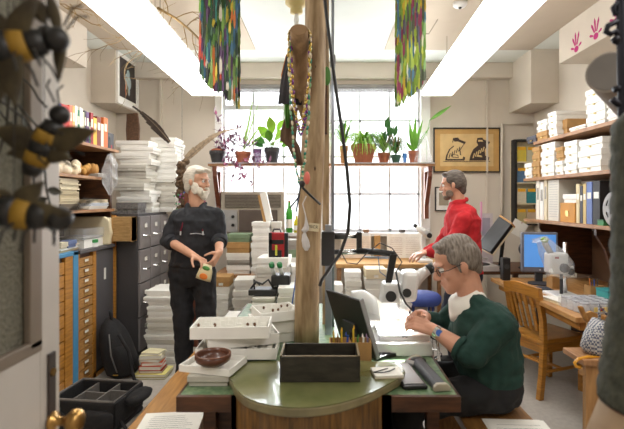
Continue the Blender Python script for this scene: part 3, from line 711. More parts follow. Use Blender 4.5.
# branch stub
e0 = P(299, 30, 2.1); e1 = Vector((trunk_c(2.0).x-.01, 2.4, 2.0))
bp = [e0, e0+Vector((0,.10,-.06)), e0+Vector((0,.18,-.2)), e1+Vector((-.04,-.02,.0)), e1+Vector((0,0,-.15))]
MB().tube(bp, [.042,.043,.044,.042,.03], M('branch_bark', srgb(120,92,62), .7, scale=6, stretch=(5,5,1), col2=srgb(156,124,88), bump=.3), n=16).build('branch_stub', None, t, smooth=True, world=True)
dd = (bp[1]-bp[0]).normalized()
MB().tube([e0-dd*.003, e0], .038, C(150,118,84), n=16).build('cut_end', None, t, world=True)
mb = MB()
for k in range(7):
    z = U(1.0, 3.0); c = trunk_c(z); mb.ell(c+Vector((U(-.04,.04), -trunk_r(z)*.93, 0)), (.006,.004,.012), C(90,66,40), n=8, k=4)
mb.build('knot', None, t, world=True)
# tag on trunk, plastic tie bag
c = P(313, 227, 2.33)
t = thing('paper_tag', 'small cream card with handwriting pinned to the tree trunk', 'sign', c)
MB().box(-.03,.032,-.002,0,-.022,.02,cream_m,Matrix.Rotation(.12,4,'Y')).build('card', None, t)
text_part('MICR', .022, 'writing', C(60,50,44), t, (0,-.003,-.006), (PI/2,.12,0))
t = thing('plastic_bundle', 'knotted clear plastic bag tied to the tree trunk', 'bag', P(305.5, 235, 2.31))
mb = MB(); random.seed(9); rings = []
for k, (z, r) in enumerate([(.10,.003),(.07,.008),(.045,.014),(.025,.02),(.012,.008),(0,.012),(-.03,.02),(-.06,.018),(-.08,.008)]):
    rings.append([Vector((r*math.cos(2*PI*i/10)*U(.7,1.2)+.004*math.sin(k), r*.6*math.sin(2*PI*i/10), z)) for i in range(10)])
mb.loft(rings, M('cloudy_plastic', srgb(214,210,210), .3, alpha=.85)).build('bag_film', None, t)
MB().tube([(0,0,.1),(-.015,0,.16),(.004,0,.2)], .003, M('cloudy_plastic', srgb(214,210,210))).build('tie', None, t)
# necklaces
def necklace(label, cx, ztop, w, zbot, Yc, r, cols, n, wig=.004):
    t = thing('bead_necklace', label, 'necklace', (cx, Yc, ztop), 0, 'bead necklaces on the branch stub')
    h = ztop-zbot; pts = []
    for i in range(n):
        a = 2*PI*i/n
        # U-shaped loop: top semicircle over the branch, long catenary below
        s_ = math.sin(a); c_ = math.cos(a)
        x = w*s_*(1-.25*max(0, -c_)**3)
        z = (w*.9*c_) if c_ > 0 else h*c_*(.0+1*(-c_)**.15 if False else 1)
        y = -.0
        pts.append(Vector((x+U(-wig,wig), y+U(-.004,.004)-.01, z)))
    mb = MB(); tp, rr, fm = [], [], []
    for i in range(n):
        p0, p1 = pts[i], pts[(i+1) % n]
        for f_, q in ((0,.12),(.12,.75),(.35,1),(.6,1),(.85,.7)): tp.append(p0.lerp(p1, f_)); rr.append(r*q); fm.append(cols[i % len(cols)])
    tp.append(pts[0]); rr.append(r*.12)
    k0 = len(mb.bm.faces); mb.tube(tp, rr, cols[0], n=7)
    for m in cols: mb.mi(m)
    mb.bm.faces.ensure_lookup_table()
    for j in range(len(tp)-1):
        for i in range(7): mb.bm.faces[j*7+i].material_index = mb.mats.index(fm[min(j, len(fm)-1)])
    mb.build('bead_strand', None, t, smooth=True)
    MB().tube([(-.004,-.01,w*.88),(.004,-.01,w*.88)], .004, C(190,170,100), n=8).build('clasp', None, t)
gold = M('gold_bead', srgb(200,168,84), .25, metal=.6); pg = M('pearl_green_bead', srgb(130,176,130), .25); pp = M('purple_bead', srgb(120,50,140), .25); pw = M('pearl_bead', srgb(220,206,176), .25); tq = M('teal_bead', srgb(50,130,110), .25)
bx, by = e0.x, e0.y+.05
zt = e0.z+.0
necklace('longest bead necklace in pale green hanging from the branch stub', bx+.002, zt-.02, .05, P(0,183,2.1).z, by+.0, .0065, [pg, pw, tq], 150)
necklace('short purple and gold bead necklace hanging from the branch stub', bx+.004, zt-.02, .044, P(0,128,2.1).z, by+.02, .006, [pp, gold], 96)
necklace('gold and pearl bead necklace of middle length on the branch stub', bx, zt-.02, .052, P(0,120,2.1).z, by-.012, .006, [gold, pw, gold], 100)
necklace('teal and purple bead necklace looping lowest of the short ones', bx+.004, zt-.02, .047, P(0,133,2.1).z, by+.035, .006, [tq, pp, pp], 100)
# scarves hanging behind
def cloth(name, label, topc, outline_px, Y, mats, cat='cloth'):
    t = thing(name, label, cat, P(*topc, Y))
    for i, (ol, m) in enumerate(zip(outline_px, mats)):
        mb = MB(); rings = []
        # ol: list of (y, xl, xr)
        for (y, xl, xr) in ol:
            nseg = 8; fr, bkk = [], []
            for k in range(nseg+1):
                x = xl+(xr-xl)*k/nseg; p = P(x, y, Y+i*.02)
                wv = .010*math.sin(k*1.9+i)
                fr.append(p+Vector((0, wv-.003, 0))); bkk.append(p+Vector((0, wv+.003, 0)))
            rings.append(fr+bkk[::-1])
        mb.loft(rings, m).build('fold', None, t, smooth=True, world=True)
    return t
cloth('scarf', 'dark bundled scarf with orange green stripes hanging on the branch', (296,60), [
    [(45,289,297),(80,281,292),(104,278,290)], [(45,290,296),(80,286,292),(112,284,290),(128,286,289)], [(40,292,308),(80,290,304),(105,292,302)], [(55,286,290),(75,281,286),(100,283,287)]], 2.28,
    [C(74,72,76,.9), C(90,140,60,.9), C(34,28,32,.9), C(206,120,50,.9)])
cloth('cloth_bag', 'brown cloth pouch hanging below the striped scarf', (290,105), [[(108,288,298),(130,281,297),(140,280,296),(147,288,300),(165,296,303)]], 2.33, [C(100,76,58,.9)])
# dark cords under necklaces
t = thing('shoelace_cord', 'knotted black cord hanging below the bead necklaces', 'cord', P(301,180,2.05))
MB().tube([P(301,182,2.08),P(303,188,2.08),P(311,196,2.1),P(320,204,2.2)], .006, black_m).tube([P(301,182,2.08),P(299,196,2.1),P(296,212,2.1)], .004, C(50,54,80)).tube([P(302,182,2.08),P(298,198,2.1),P(290,208,2.1)], .004, black_m).build('cord_strand', None, t, world=True, smooth=True)
MB().ell(P(307,178,2.05), (.014,.012,.03), C(214,110,96)).ell(P(302,184,2.06), (.014,.012,.016), black_m).build('knot', None, t, world=True, smooth=True)
# second post + conduit
t = thing('wooden_post', 'thin pale wooden post directly right of the tree trunk', 'post', (.03, 2.75, DZ))
MB().box(P(322.5,0,2.75).x, P(329,0,2.75).x, 2.75, 2.79, DZ+.0005, CZ-.013).build('post', trunk_m, t, world=True)
MB().box(P(323,0,2.74).x, P(327,0,2.74).x, 2.735, 2.75, 1.9, 2.3).build('batten', dark_wood_m, t, world=True)
t = thing('metal_conduit', 'grey steel conduit pipe running up beside the wooden post', 'pipe', (.05, 2.7, DZ))
MB().tube([P(332.5,380,2.70)*0+Vector((.047,2.70,DZ+.001)), (.047,2.70,CZ-.002)], .009, M('galvanised', srgb(150,156,166), .35, metal=.6)).build('pipe', None, t, world=True, smooth=True)
MB().box(.03,.062,2.66,2.72,2.30,2.36,C(130,130,134)).build('coupling', None, t, world=True)
t = thing('hanging_leaf_ornament', 'small green leaf ornament hanging right of the tree trunk', 'ornament', P(327,76,2.6)); MB().ell((0,0,0),(.022,.012,.055),C(70,120,50)).build('leaf', None, t, smooth=True); MB().tube([(0,0,.05),(0,0,.3)],.002,black_m,n=5).build('string', None, t)
# black cable
t = thing('power_cable', 'thick black cable drooping from the ceiling past the trunk', 'cable', P(325,0,2.3))
cp = [(324,-8),(327,20),(331,50),(336,90),(342,130),(347,170),(350,205),(348,232),(340,254),(330,268),(322,280),(319,288)]
pts = []
for i in range(len(cp)-1):
    for k in range(4): a, b_ = cp[i], cp[i+1]; pts.append(P(a[0]+(b_[0]-a[0])*k/4, a[1]+(b_[1]-a[1])*k/4, 2.25))
pts = [P(323,-180,2.25)*1]+pts; pts[0].z = CZ-.001; 
MB().tube(pts, .0085, black_m, n=8).build('cable', None, t, world=True, smooth=True)
MB().tube([pts[0], pts[0]-Vector((0,0,.05))], .02, trimw_m, n=12).build('ceiling_rose', None, t, world=True)
# ------------------------------------------------------------------ paper strands
def strands(label, px0, px1, ybl, ybr, Y, n, cols, bend, rows=3, fr=0):
    t = thing('paper_garland', label, 'hanging garland', ((((px0+px1)/2)-325)*Y/F, Y, CZ), 0, 'bundles of coloured strands')
    MB().box(P(px0,0,Y).x-.01, P(px1,0,Y).x+.01, Y-.06, Y+.06, CZ-.035, CZ-.013).build('top_rail', kraft_m, t, world=True)
    for r in range(rows):
        for i in range(n):
            f = (i+.5*(r % 2))/(n-.5); x = px0+(px1-px0)*f; yy = Y+(r-1)*.045
            yb = ybl+(ybr-ybl)*(f if not bend else f**bend)+U(-3,4)
            p = P(x, yb, Y); z = p.z; X = p.x; mb = MB(); zt_ = CZ-.035
            mb.tube([(X,yy,z),(X,yy,zt_)], .0012, paper_m, n=4)
            zc = z; m = random.choice(cols)
            while zc < zt_-.03:
                hh = U(.05,.15); rr_ = U(.006,.012)
                if random.random() < .8: m = random.choice(cols)
                a = U(-.6, .6); dx, dy = math.cos(a)*rr_, math.sin(a)*rr_
                mb.loft([[Vector((X+dx*k_,yy+dy*k_-.003,zc+zz_)),Vector((X-dx*k_,yy-dy*k_-.003,zc+zz_*.8)),Vector((X-dx*k_,yy-dy*k_+.003,zc+zz_*.8)),Vector((X+dx*k_,yy+dy*k_+.003,zc+zz_))] for k_, zz_ in ((.45,0),(1,hh*.25),(.8,hh*.7),(.5,hh))], m)
                zc += hh*.72
            mb.build('strand', None, t, world=True)
random.seed(4)
Cc = [C(*c) for c in ((40,48,36),(60,90,50),(36,60,50),(90,110,60),(78,120,50),(110,150,60),(60,130,120),(196,70,50),(214,120,60),(210,190,70),(56,70,60),(90,60,100),(222,216,200),(70,110,140),(50,90,60),(130,160,90))]
strands('long bundle of dark multicoloured paper strands hanging left of trunk', 202, 239, 78, 107, 3.0, 17, Cc, 1.0)
Cd = [C(*c) for c in ((130,160,50),(100,130,60),(160,180,60),(90,100,80),(150,180,60),(176,200,80),(190,196,70),(120,160,90),(150,60,90),(80,130,160),(110,150,60),(200,170,50),(220,220,190),(100,90,120))]
strands('long bundle of lime-green multicoloured paper strands hanging right of trunk', 397, 424, 106, 82, 3.0, 15, Cd, 1.0)
# twig branch on ceiling left
t = thing('dried_branch', 'golden dried branch with fine twigs hanging near left ceiling light', 'branch', P(165,10,3.2))
random.seed(8); mb = MB(); tw = M('golden_twig', srgb(136,108,62), .7, var=.2)
mb.tube([P(158,8,3.3),P(175,18,3.2),P(190,30,3.15),P(202,42,3.1)], [.010,.009,.008,.006], tw, n=7)
def twig(p, d, L, r, dep):
    if dep == 0: return
    pts = [p]; q = p
    for k in range(4):
        d = (d+Vector((U(-.35,.35), U(-.25,.25), U(-.35,.35)))).normalized(); q = q+d*L/4; pts.append(q)
    mb.tube(pts, [r, r*.9, r*.8, r*.65, r*.5], tw, n=5)
    for k in (1,2,3,4):
        if random.random() < .75: twig(pts[k], (d+Vector((U(-1,1), U(-.4,.4), U(-1,1)))).normalized(), L*.6, r*.6, dep-1)
for (x, y, dx, dz, L) in ((162,10,-.6,-.9,.42),(172,16,.1,-1,.5),(183,24,.1,-1,.42),(176,18,.6,.6,.25),(192,31,.3,-1,.36),(168,13,.2,.8,.2),(186,27,.8,.5,.2)):
    twig(P(x,y,3.2), Vector((dx,U(-.1,.1),dz)).normalized(), L, .004, 3)
mb.build('twigs', None, t, world=True)
MB().tube([P(160,9,3.3), Vector((P(160,9,3.3).x,3.3,CZ-.013))], .0025, black_m, n=5).build('hanging_wire', None, t, world=True)
t = thing('dried_branch', 'small golden dried twig spray above the left shelves', 'branch', P(70,6,3.0))
mb = MB(); random.seed(15)
for (x, y, dx, dz, L) in ((60,4,1,-.3,.14),(66,8,.8,.2,.14),(92,24,.6,-.2,.06),(70,4,.5,-1,.16)): twig(P(x,y,3.0), Vector((dx,0,dz)).normalized(), L, .003, 3)
mb.tube([P(58,-30,3.0), P(60,4,3.0), P(66,8,3.0), P(92,24,3.0)], .003, tw, n=5)
mb.tube([P(58,-30,3.0), Vector((P(58,0,3).x,3.0,CZ-.013))], .003, tw, n=5)
mb.build('twigs', None, t, world=True)
# ================================================================== window shelf, plants
SZ = 1.935
t = thing('window_shelf', 'long plank plant shelf across both windows', 'shelf', (-.04, 5.35, SZ))
MB().box(-1.36, 1.28, 5.22, 5.48, SZ-.04, SZ-.012).build('shelf_board', shelf_m, t, world=True)
MB().box(-1.355, -.14, 5.21, 5.48, SZ-.012, SZ).box(.25, 1.27, 5.21, 5.48, SZ-.012, SZ).build('white_liner', M('dusty_white_liner', srgb(186,184,182), .5), t, world=True)
for x in (-1.31, 1.2):
    MB().box(x, x+.05, 5.42, 5.47, SZ-.66, SZ-.04).box(x, x+.05, 5.23, 5.42, SZ-.10, SZ-.04).hexa([Vector(v) for v in ((x,5.25,SZ-.16),(x+.05,5.25,SZ-.16),(x+.05,5.42,SZ-.5),(x,5.42,SZ-.5))], [Vector(v) for v in ((x,5.25,SZ-.10),(x+.05,5.25,SZ-.10),(x+.05,5.42,SZ-.42),(x,5.42,SZ-.42))]).build('bracket', redwood_m, t, world=True)
def pot(px0, px1, ytop, name, label, m, Y=5.32, plant=None, cat='potted plant', soil=True, square=False):
    p0, p1 = P(px0, 162, Y), P(px1, 162, Y); r = (p1.x-p0.x)/2; h = 1.5+(200-ytop)*Y/F-SZ-.001
    t = thing(name, label, cat, ((p0.x+p1.x)/2, Y, SZ+.0008))
    MB().lathe([(r*.68,0),(r*.92,h*.72),(r,h*.73),(r,h),(r*.9,h),(r*.86,h*.8),(.004,h*.8)], m=m, n=22).build('pot', None, t, smooth=False)
    if soil: MB().lathe([(r*.86,h*.8),(r*.85,h*.86),(.01,h*.9)], m=soil_m, n=16).build('soil', None, t)
    return t, r, h
def arcs(mb, n, base, R, H, w, m, droop=.3, seed=1, ymul=.7):
    random.seed(seed)
    for i in range(n):
        a = U(0, 2*PI); L = R*U(.5, 1.1); hh = H*U(.4, 1.1); dx, dy = math.cos(a)*L, math.sin(a)*L*ymul
        prev = None; fs = []
        for k in range(8):
            s_ = k/7; p = Vector(base)+Vector((dx*s_, dy*s_, hh*math.sin(PI*s_*.75)*1.0-droop*R*s_*s_))
            ww = w*(1-.85*s_)*(.6+.4*min(1, s_*5)); sd = Vector((-dy, dx, 0)).normalized()
            if abs(dx)+abs(dy) < 1e-4: sd = Vector((1,0,0))
            v = (mb.bm.verts.new(p-sd*ww+Vector((0,0,ww*.4))), mb.bm.verts.new(p), mb.bm.verts.new(p+sd*ww+Vector((0,0,ww*.4))))
            if prev: fs += [mb.bm.faces.new((prev[0],prev[1],v[1],v[0])), mb.bm.faces.new((prev[1],prev[2],v[2],v[1]))]
            prev = v
        mb._fin(fs, random.choice(m) if isinstance(m, list) else m)
dp = M('dark_pot', srgb(46,44,46), .5)
t, r, h = pot(209.5, 226, 151, 'potted_plant', 'purple trailing plant in a dark pot at the shelf left end', dp)
mb = MB(); random.seed(2); st = MB()
def vine(p, dirs, n, leafn, lm, L=.05, w=.012):
    pts = [Vector(p)]; d = Vector(dirs).normalized()
    for k in range(n):
        d = (d+Vector((U(-.35,.35),U(-.2,.2),U(-.3,.25)))).normalized(); pts.append(pts[-1]+d*L*.8)
    st.tube(pts, .0022, leafp_m, n=4)
    for q in pts[1:]:
        for j in range(leafn):
            dd = Vector((U(-1,1),U(-.6,.6),U(-.7,1))).normalized(); mb.leaf(q, q+dd*L*U(.9,1.7), w*1.25, random.choice(lm))
pl = [leafp_m, leafp_m, M('pink_leaf', srgb(170,96,130), .5), M('dusky_leaf', srgb(84,60,70), .5)]
for (dx, dz, n) in ((.3,1,12),(.5,.6,12),(1,.35,13),(.15,1,9),(.8,-.1,12),(.9,-.4,12),(.5,.9,14),(-.2,.8,6),(1,0,14),(.6,.2,10),(.9,.6,12)): vine((U(-.03,.05),-.02,h), (dx,U(-.35,-.05),dz), n, 2, pl)
for (x, dx, dz, n) in ((.15,.8,-.35,10),(.25,.6,-.5,11),(.1,.35,-.8,8),(.3,.9,-.2,9)): vine((x,-.16,.02), (dx,-.1,dz), n, 2, [pl[2], pl[2], pl[0]])
mb.build('leaves', None, t); st.build('stems', None, t)
MB().ell((0,0,h), (r*.85,r*.85,.035), C(150,84,60,.9)).build('moss', None, t, smooth=True)
t, r, h = pot(235, 251, 152, 'potted_plant', 'tall grassy plant in a low terracotta pot', terra_m)
mb = MB()
for (a, b_, w) in (((0,0,h),(.14,-.05,.82),.010),((0,0,h),(.20,-.02,.75),.008),((-.01,0,h),(.27,-.1,.5),.010),((0,0,h),(.1,.05,.66),.008),((.01,0,h),(.34,-.08,.42),.008),((0,0,h),(.05,-.02,.5),.007)):
    mb.leaf(a, b_, w, M('pale_grass', srgb(140,180,80), .5), seg=8, up=(0,1,0))
mb.build('leaves', None, t)
t, r, h = pot(253, 262, 150, 'glass_jar', 'purple tinted glass jar between terracotta and dark pots', M('purple_glass', srgb(120,70,130), .1, alpha=.7), cat='jar', soil=False)
MB().lathe([(r*1.02,h),(r*1.02,h+.01),(r*.5,h+.012)], m=C(90,60,100)).build('lid', None, t)
t, r, h = pot(264, 280, 148, 'potted_plant', 'broad-leaved lime green plant in a dark plastic pot', dp)
mb = MB(); stm = MB(); random.seed(6)
for (x, z, L, w, m) in ((-.1,.2,.2,.06,leafl_m),(.02,.3,.2,.055,leafl_m),(.08,.16,.2,.05,leafl_m),(.18,.12,.16,.05,leafl_m),(-.16,.1,.14,.045,leafd_m),(-.2,.04,.12,.05,leafd_m),(.12,.36,.16,.035,leafl_m),(.22,.04,.15,.045,leaf_m),(-.03,.12,.16,.05,leaf_m),(.05,.05,.15,.05,leafl_m),(.24,.2,.13,.04,leaf_m)):
    a = Vector((x*.5, U(-.08,.04), h+z*.55)); b_ = a+Vector((x*.8+U(-.03,.03), U(-.1,-.02), z*.35)).normalized()*L
    stm.tube([(0,0,h*.8), a*.6+Vector((0,0,h*.4)), a], .004, leaf_m, n=5); mb.leaf(a, b_, w, m, up=(0,-1,.4), bend=.02)
mb.build('leaves', None, t); stm.build('stems', None, t)
t, r, h = pot(339.5, 348, 146, 'potted_plant', 'narrow tan pot with thin arching leaves right of the trunk', C(176,130,84,.7))
mb = MB(); arcs(mb, 60, (0,0,h), .26, .30, .010, [leaf_m, leafd_m, leafl_m], seed=3); mb.leaf((0,0,h),(.12,-.05,.62),.007,leaf_m,seg=8,up=(0,1,0)); mb.leaf((0,0,h),(.02,-.05,.5),.007,leaf_m,seg=8,up=(0,1,0)); mb.build('leaves', None, t)
t, r, h = pot(351, 376, 145, 'potted_plant', 'spider plant in the largest terracotta pot', terra_m)
mb = MB(); arcs(mb, 130, (0,0,h), .36, .20, .013, [leaf_m, leafl_m, M('pale_grass', srgb(140,180,80))], droop=.55, seed=4); mb.build('leaves', None, t)
t, r, h = pot(377.5, 390, 153, 'potted_plant', 'bushy green plant in a wide low terracotta pot', terra_m, Y=5.36)
mb = MB(); arcs(mb, 70, (0,0,h), .26, .26, .012, [leaf_m, leafd_m], seed=5); mb.leaf((0,0,h),(.14,-.05,.5),.012,leafd_m,seg=8,up=(0,1,0)); 
for (x,z,w) in ((.02,.42,.03),(.04,.36,.025),(.12,.32,.03),(.06,.3,.03),(-.02,.25,.03)): mb.leaf((x,-.02,z),(x+.03,-.05,z+.13),w,leafd_m,up=(0,1,0))
mb.build('leaves', None, t)
t, r, h = pot(390.8, 401, 155, 'potted_plant', 'succulent with reddish leaves in a small dark green pot', C(44,78,60), Y=5.3)
mb = MB(); arcs(mb, 90, (0,0,h), .2, .24, .012, [leaf_m, M('reddish_leaf', srgb(130,100,70)), leafd_m], seed=6); mb.build('leaves', None, t)
t, r, h = pot(402.3, 407, 154, 'glass_jar', 'small bright blue glass jar on the shelf', M('blue_glass', srgb(60,120,190), .1, alpha=.8), cat='jar', soil=False, Y=5.28)
MB().lathe([(r,h),(r*1.05,h+.008),(r*.4,h+.01)], m=C(60,110,170)).build('lid', None, t)
t, r, h = pot(408, 419, 151, 'potted_plant', 'upright bladed plant in the rightmost terracotta pot', terra_m)
mb = MB()
for (x, z, w) in ((-.06,.5,.02),(.08,.38,.014),(.12,.3,.012),(-.02,.3,.016),(-.1,.25,.016),(.18,.42,.012),(.1,.5,.018),(-.04,.4,.018),(.02,.56,.02)): mb.leaf((0,0,h),(x,-.05,z),w*1.3,leaf_m,seg=7,up=(0,1,0))
mb.build('leaves', None, t)
t = thing('plastic_sheet', 'cloudy clear plastic sleeve standing at the plant shelf right end', 'plastic', P(423,163,5.26))
MB().lathe([(.11,0.01),(.10,.06),(.07,.18),(.035,.34),(.02,.36)], m=film_m, n=12).build('sleeve', None, t, smooth=True)
t = thing('long_leaf_stem', 'single long green leaf arching above the framed bird picture', 'plant', P(427, 162, 5.4)); 
mb = MB(); st2 = MB(); st2.tube([(0,0,.0),(-.01,0,.3),(.03,-.02,.5)], .003, leaf_m, n=5); mb.leaf((.03,-.02,.5), (.27,-.08,.66), .024, leaf_m, up=(0,-1,.2)); mb.build('leaf', None, t); st2.build('stem', None, t)
# ------------------------------------------------------------------ back left
t = thing('air_conditioner', 'old beige window air conditioner with vent grille', 'air conditioner', (-.87, 5.5, 1.10))
x0, x1 = -1.25, -.49; zt = 1.6
MB().box(x0, x1, 5.40, 5.60, 1.101, zt).build('casing', M('beige_casing', srgb(176,166,150), .5), t, world=True, bevel=.01)
MB().box(x0+.05, x1-.04, 5.385, 5.40, zt-.19, zt-.035).build('vent_panel', C(84,76,68), t, world=True)
mb = MB()
for k in range(9): mb.box(x0+.055, x1-.045, 5.375, 5.385, zt-.18+k*.017, zt-.174+k*.017)
mb.build('vent_slats', C(150,140,124), t, world=True)
MB().box(x0+.22, x1-.08, 5.385, 5.40, 1.12, zt-.22).build('filter_panel', C(92,80,72), t, world=True)
MB().box(x0+.02, x0+.2, 5.38, 5.40, 1.12, zt-.22).build('control_panel', C(160,158,156), t, world=True)
MB().tube([(x0+.15,5.37,1.2),(x0+.15,5.38,1.2)], .02, black_m).build('dial', None, t, world=True)
MB().tube([(x0+.15,5.37,1.3),(x0+.15,5.38,1.3)], .02, black_m).build('dial', None, t, world=True)
TZ = .70
t = thing('work_table', 'brown-edged work table under the left window covered in boxes', 'table', (-.7, 5.1, 0))
MB().box(-1.2, -.2, 4.8, 5.38, TZ-.03, TZ).build('table_top', shelf_m, t, world=True)
for x in (-1.18, -.25):
    for y in (4.84, 5.3): MB().box(x, x+.04, y, y+.04, 0, TZ-.03).build('leg', shelf_m, t, world=True)
MB().box(-1.6, -1.24, 4.95, 5.02, 0, 1.15, grey_m).build('x', None, None)
bpy.data.objects['x'].name = 'grey_panel'; tag(bpy.data.objects['grey_panel'], 'plain grey upright panel behind the standing man in black', 'panel')
mb = MB(); mb.box(-1.44, -1.3, 4.6, 4.64, 0, 1.6)
solo(mb, 'wooden_board', 'reddish brown upright board left of the standing man', 'board', redwood_m)
random.seed(33)
stack('mixed stack with sage box under left window', 226, 250, 234, 277, 4.85, 5, .24, z0=TZ+.001, mats=[green_box_m, kraft_m, white_m, grey_m, white_m], heights=[1.3,.8,1,1.6,1.2], desc='cardboard box', jit=.004, rotj=.02)
stack('white table stack left of the red case', 251, 269, 222, 277, 4.82, 7, .24, z0=TZ+.001, jit=.008)
stack('white table stack behind the red case', 270.5, 281, 222, 277, 4.95, 5, .2, z0=TZ+.001, jit=.003)
stack('table stack right of the red case', 283, 300, 240, 277, 4.85, 4, .22, z0=TZ+.001, mats=[grey_m, green_box_m, white_m, white_m], jit=.004, desc='cardboard box')
stack('brown-topped floor stack beside the man\'s hands', 210, 229, 277, 350, 4.50, 9, .25, z0=.001, mats=[kraft_m]+[white_m]*8, jit=.012, desc='specimen box')
stack('floor stack below the sage box', 232, 252, 280, 350, 4.42, 8, .3, z0=.001, jit=.022, rotj=.14)
stack('wide floor stack under the red case', 254.5, 286, 258, 350, 4.28, 10, .34, z0=.001, jit=.03, rotj=.16)
stack('floor stack left of the trunk', 289, 312, 266, 350, 4.38, 8, .3, z0=.001, jit=.025, rotj=.14)
stack('low floor stack behind the specimen trays', 222, 247, 318, 381, 3.75, 5, .25, z0=.001, jit=.01)
stack('desk stack beside black eyepieces', 277, 296, 288, 304, 3.0, 3, .24, z0=DZ+.001, jit=.004)
stack('low desk pile left of the trunk', 250, 274, 298, 318, 3.02, 3, .22, z0=DZ+.001, jit=.01)
t = thing('leaning_card_box', 'narrow white box leaning upright on the table stack', 'box', P(268, 222.5, 4.93), (0,-.22,0))
t.location.z += .012
MB().box(-.02,.05,0,.06,0.0,.32,white_m).build('box_body', None, t); MB().box(-.05,-.022,0,.05,-.002,.3,kraft_m).build('backing_strip', None, t)
t = thing('tool_case', 'red and black soft tool case on the white boxes', 'case', P(276.5, 258, 4.36)); t.location.z += .006
MB().box(-.075,.075,0,.09,0,.24,redp_m).build('case_body', None, t, bevel=.01)
MB().box(-.07,.07,-.006,0,.13,.17,black_m).box(-.075,-.045,-.006,0,0,.24,black_m).box(.055,.11,.01,.08,0,.235,black_m).box(-.05,.05,-.006,0,.0,.07,black_m).build('black_pocket', None, t)
MB().box(-.012,.008,-.010,-.006,.02,.12,C(200,200,70)).build('zip_pull', None, t); MB().tube([(-.04,.04,.24),(-.03,.04,.27),(.03,.04,.27),(.04,.04,.24)],.008,black_m).build('handle', None, t)
for px, yt, c, ds, r in ((289.3,203,(60,160,50),'tall green glass bottle on the window sill',.042),(296.5,218,(200,190,40),'yellow plastic bottle beside the green bottle',.036)):
    h = (235-yt)*5.5/F; p = P(px, 235, 5.52); t = thing('bottle', ds, 'bottle', (p.x, 5.52, 1.1005))
    MB().lathe([(r,0),(r,h*.6),(r*.85,h*.7),(r*.45,h*.8),(r*.4,h*.95)], m=C(*c,.15), n=18).build('bottle_body', None, t, smooth=True)
    MB().lathe([(r*.4,h*.95),(r*.4,h),(.002,h)], m=C(150,60,40)).build('cap', None, t); MB().lathe([(r*1.01,h*.15),(r*1.01,h*.42)], m=paper_m, n=18).build('bottle_label', None, t)
# binocular microscope with green eyecups on desk
t = thing('binocular_microscope', 'black microscope with bright green eyecups left of the trunk', 'microscope', (-.29, 3.1, DZ+.105))
t.location = (-.325, 3.17, DZ+.001)
MB().box(-.06,.06,-.08,.1,0,.03,black_m).box(-.02,.02,.06,.1,.03,.2,black_m).build('stand', None, t, bevel=.006)
MB().box(-.05,.08,-.05,.09,.16,.235,black_m).build('head', None, t, bevel=.01)
for x in (-.03, .025):
    MB().tube([(x,0,.22),(x-.012,-.07,.31)], .015, C(200,200,200,.3), n=14).build('eyepiece_tube', None, t, smooth=True)
    MB().tube([(x-.011,-.063,.30),(x-.013,-.08,.322)], .019, C(24,110,54,.4), n=14).build('eyecup', None, t, smooth=True)
t = thing('black_device', 'black cased gadget with wires on the low desk pile', 'device', (-.43, 3.1, DZ+.134))
t.location = ((262-325)*3.1/F, 3.12, 1.5-98*3.02/F+.004)
MB().box(-.09,.1,-.05,.08,0,.04,black_m).build('case', None, t, bevel=.006)
MB().tube([(-.08,0,.04),(-.04,-.02,.09),(0,0,.07),(.04,.01,.1),(.08,0,.04)], .008, black_m).tube([(-.05,-.03,.04),(-.06,0,.1),(-.02,.02,.06)], .006, black_m).build('wire', None, t, smooth=True)
t = thing('blue_wire_pair', 'pair of thin blue and white cables beside the trunk foot', 'cable', (-.2, 2.5, DZ))
MB().tube([P(299,250,2.6),P(295,285,2.6),P(290,318,2.6),P(283,335,2.6),P(281,352,2.55)], .004, C(70,100,170)).tube([P(302,262,2.62),P(296,300,2.62),P(289,330,2.62),P(284,350,2.62)], .004, C(220,222,230)).build('wire', None, t, world=True, smooth=True)
# ------------------------------------------------------------------ back right counter
t = thing('back_counter', 'brown-edged counter below the right window', 'counter', (.75, 5.2, 0))
MB().box(.12, 1.30, 4.9, 5.5, .76, .80).build('counter_top', kraft_m, t, world=True)
for x in (.14, 1.24):
    for y in (4.95, 5.4): MB().box(x, x+.04, y, y+.04, 0, .76).build('leg', shelf_m, t, world=True)
for x0, x1, y0, ds, m in ((341,371,236,'large pale printed sheet leaning left on the back counter',C(226,214,200)),(387,421,234,'white printed sheet leaning right on the back counter',C(234,230,222))):
    Y = 5.42; a, b_ = P(x0, 258, Y), P(x1, y0, Y); t = thing('poster_sheet', ds, 'papers', (a.x, Y, .801))
    MB().box(0, b_.x-a.x, 0, .006, 0, b_.z-.8, m).build('sheet', None, t)
    mb = MB(); w = b_.x-a.x
    for k in range(9): mb.box(w*.08, w*.45, -.001, 0, .04+k*.025, .044+k*.025, C(180,150,140)); mb.box(w*.55, w*.94, -.001, 0, .04+k*.025, .043+k*.025, C(190,170,160))
    mb.build('print_lines', None, t)
t = thing('wood_block', 'tan upright wooden block between the leaning sheets', 'block', P(377,258,5.4)); t.location.z = .801
MB().box(-.03,.04,0,.05,0,.27,kraft_m).build('block_body', None, t)
for px, c, ds in ((366,(130,96,70),'small brown lump on the right window sill'),(402,(70,62,58),'small dark box on the right window sill')):
    mb = MB().box(-.035,.035,-.03,.03,0,.04); o = solo(mb, 'small_box', ds, 'box', C(*c), bevel=.008); o.location = (P(px,235,5.52).x, 5.52, 1.1005)
random.seed(44)
stack('low stack below the back counter left', 345, 362, 272, 340, 4.62, 7, .25, z0=.001, jit=.01)
stack('stack below the back counter centre', 364, 386, 269, 340, 4.60, 7, .27, z0=.001, jit=.012, mats=[cream_m]+[white2_m]*6, desc='specimen box')
stack('stack below the back counter right', 388, 402, 272, 340, 4.60, 7, .25, z0=.001, jit=.01)
stack('shelf-like stack right of the trunk', 330, 343, 285, 341, 4.55, 5, .25, z0=.001, jit=.005)
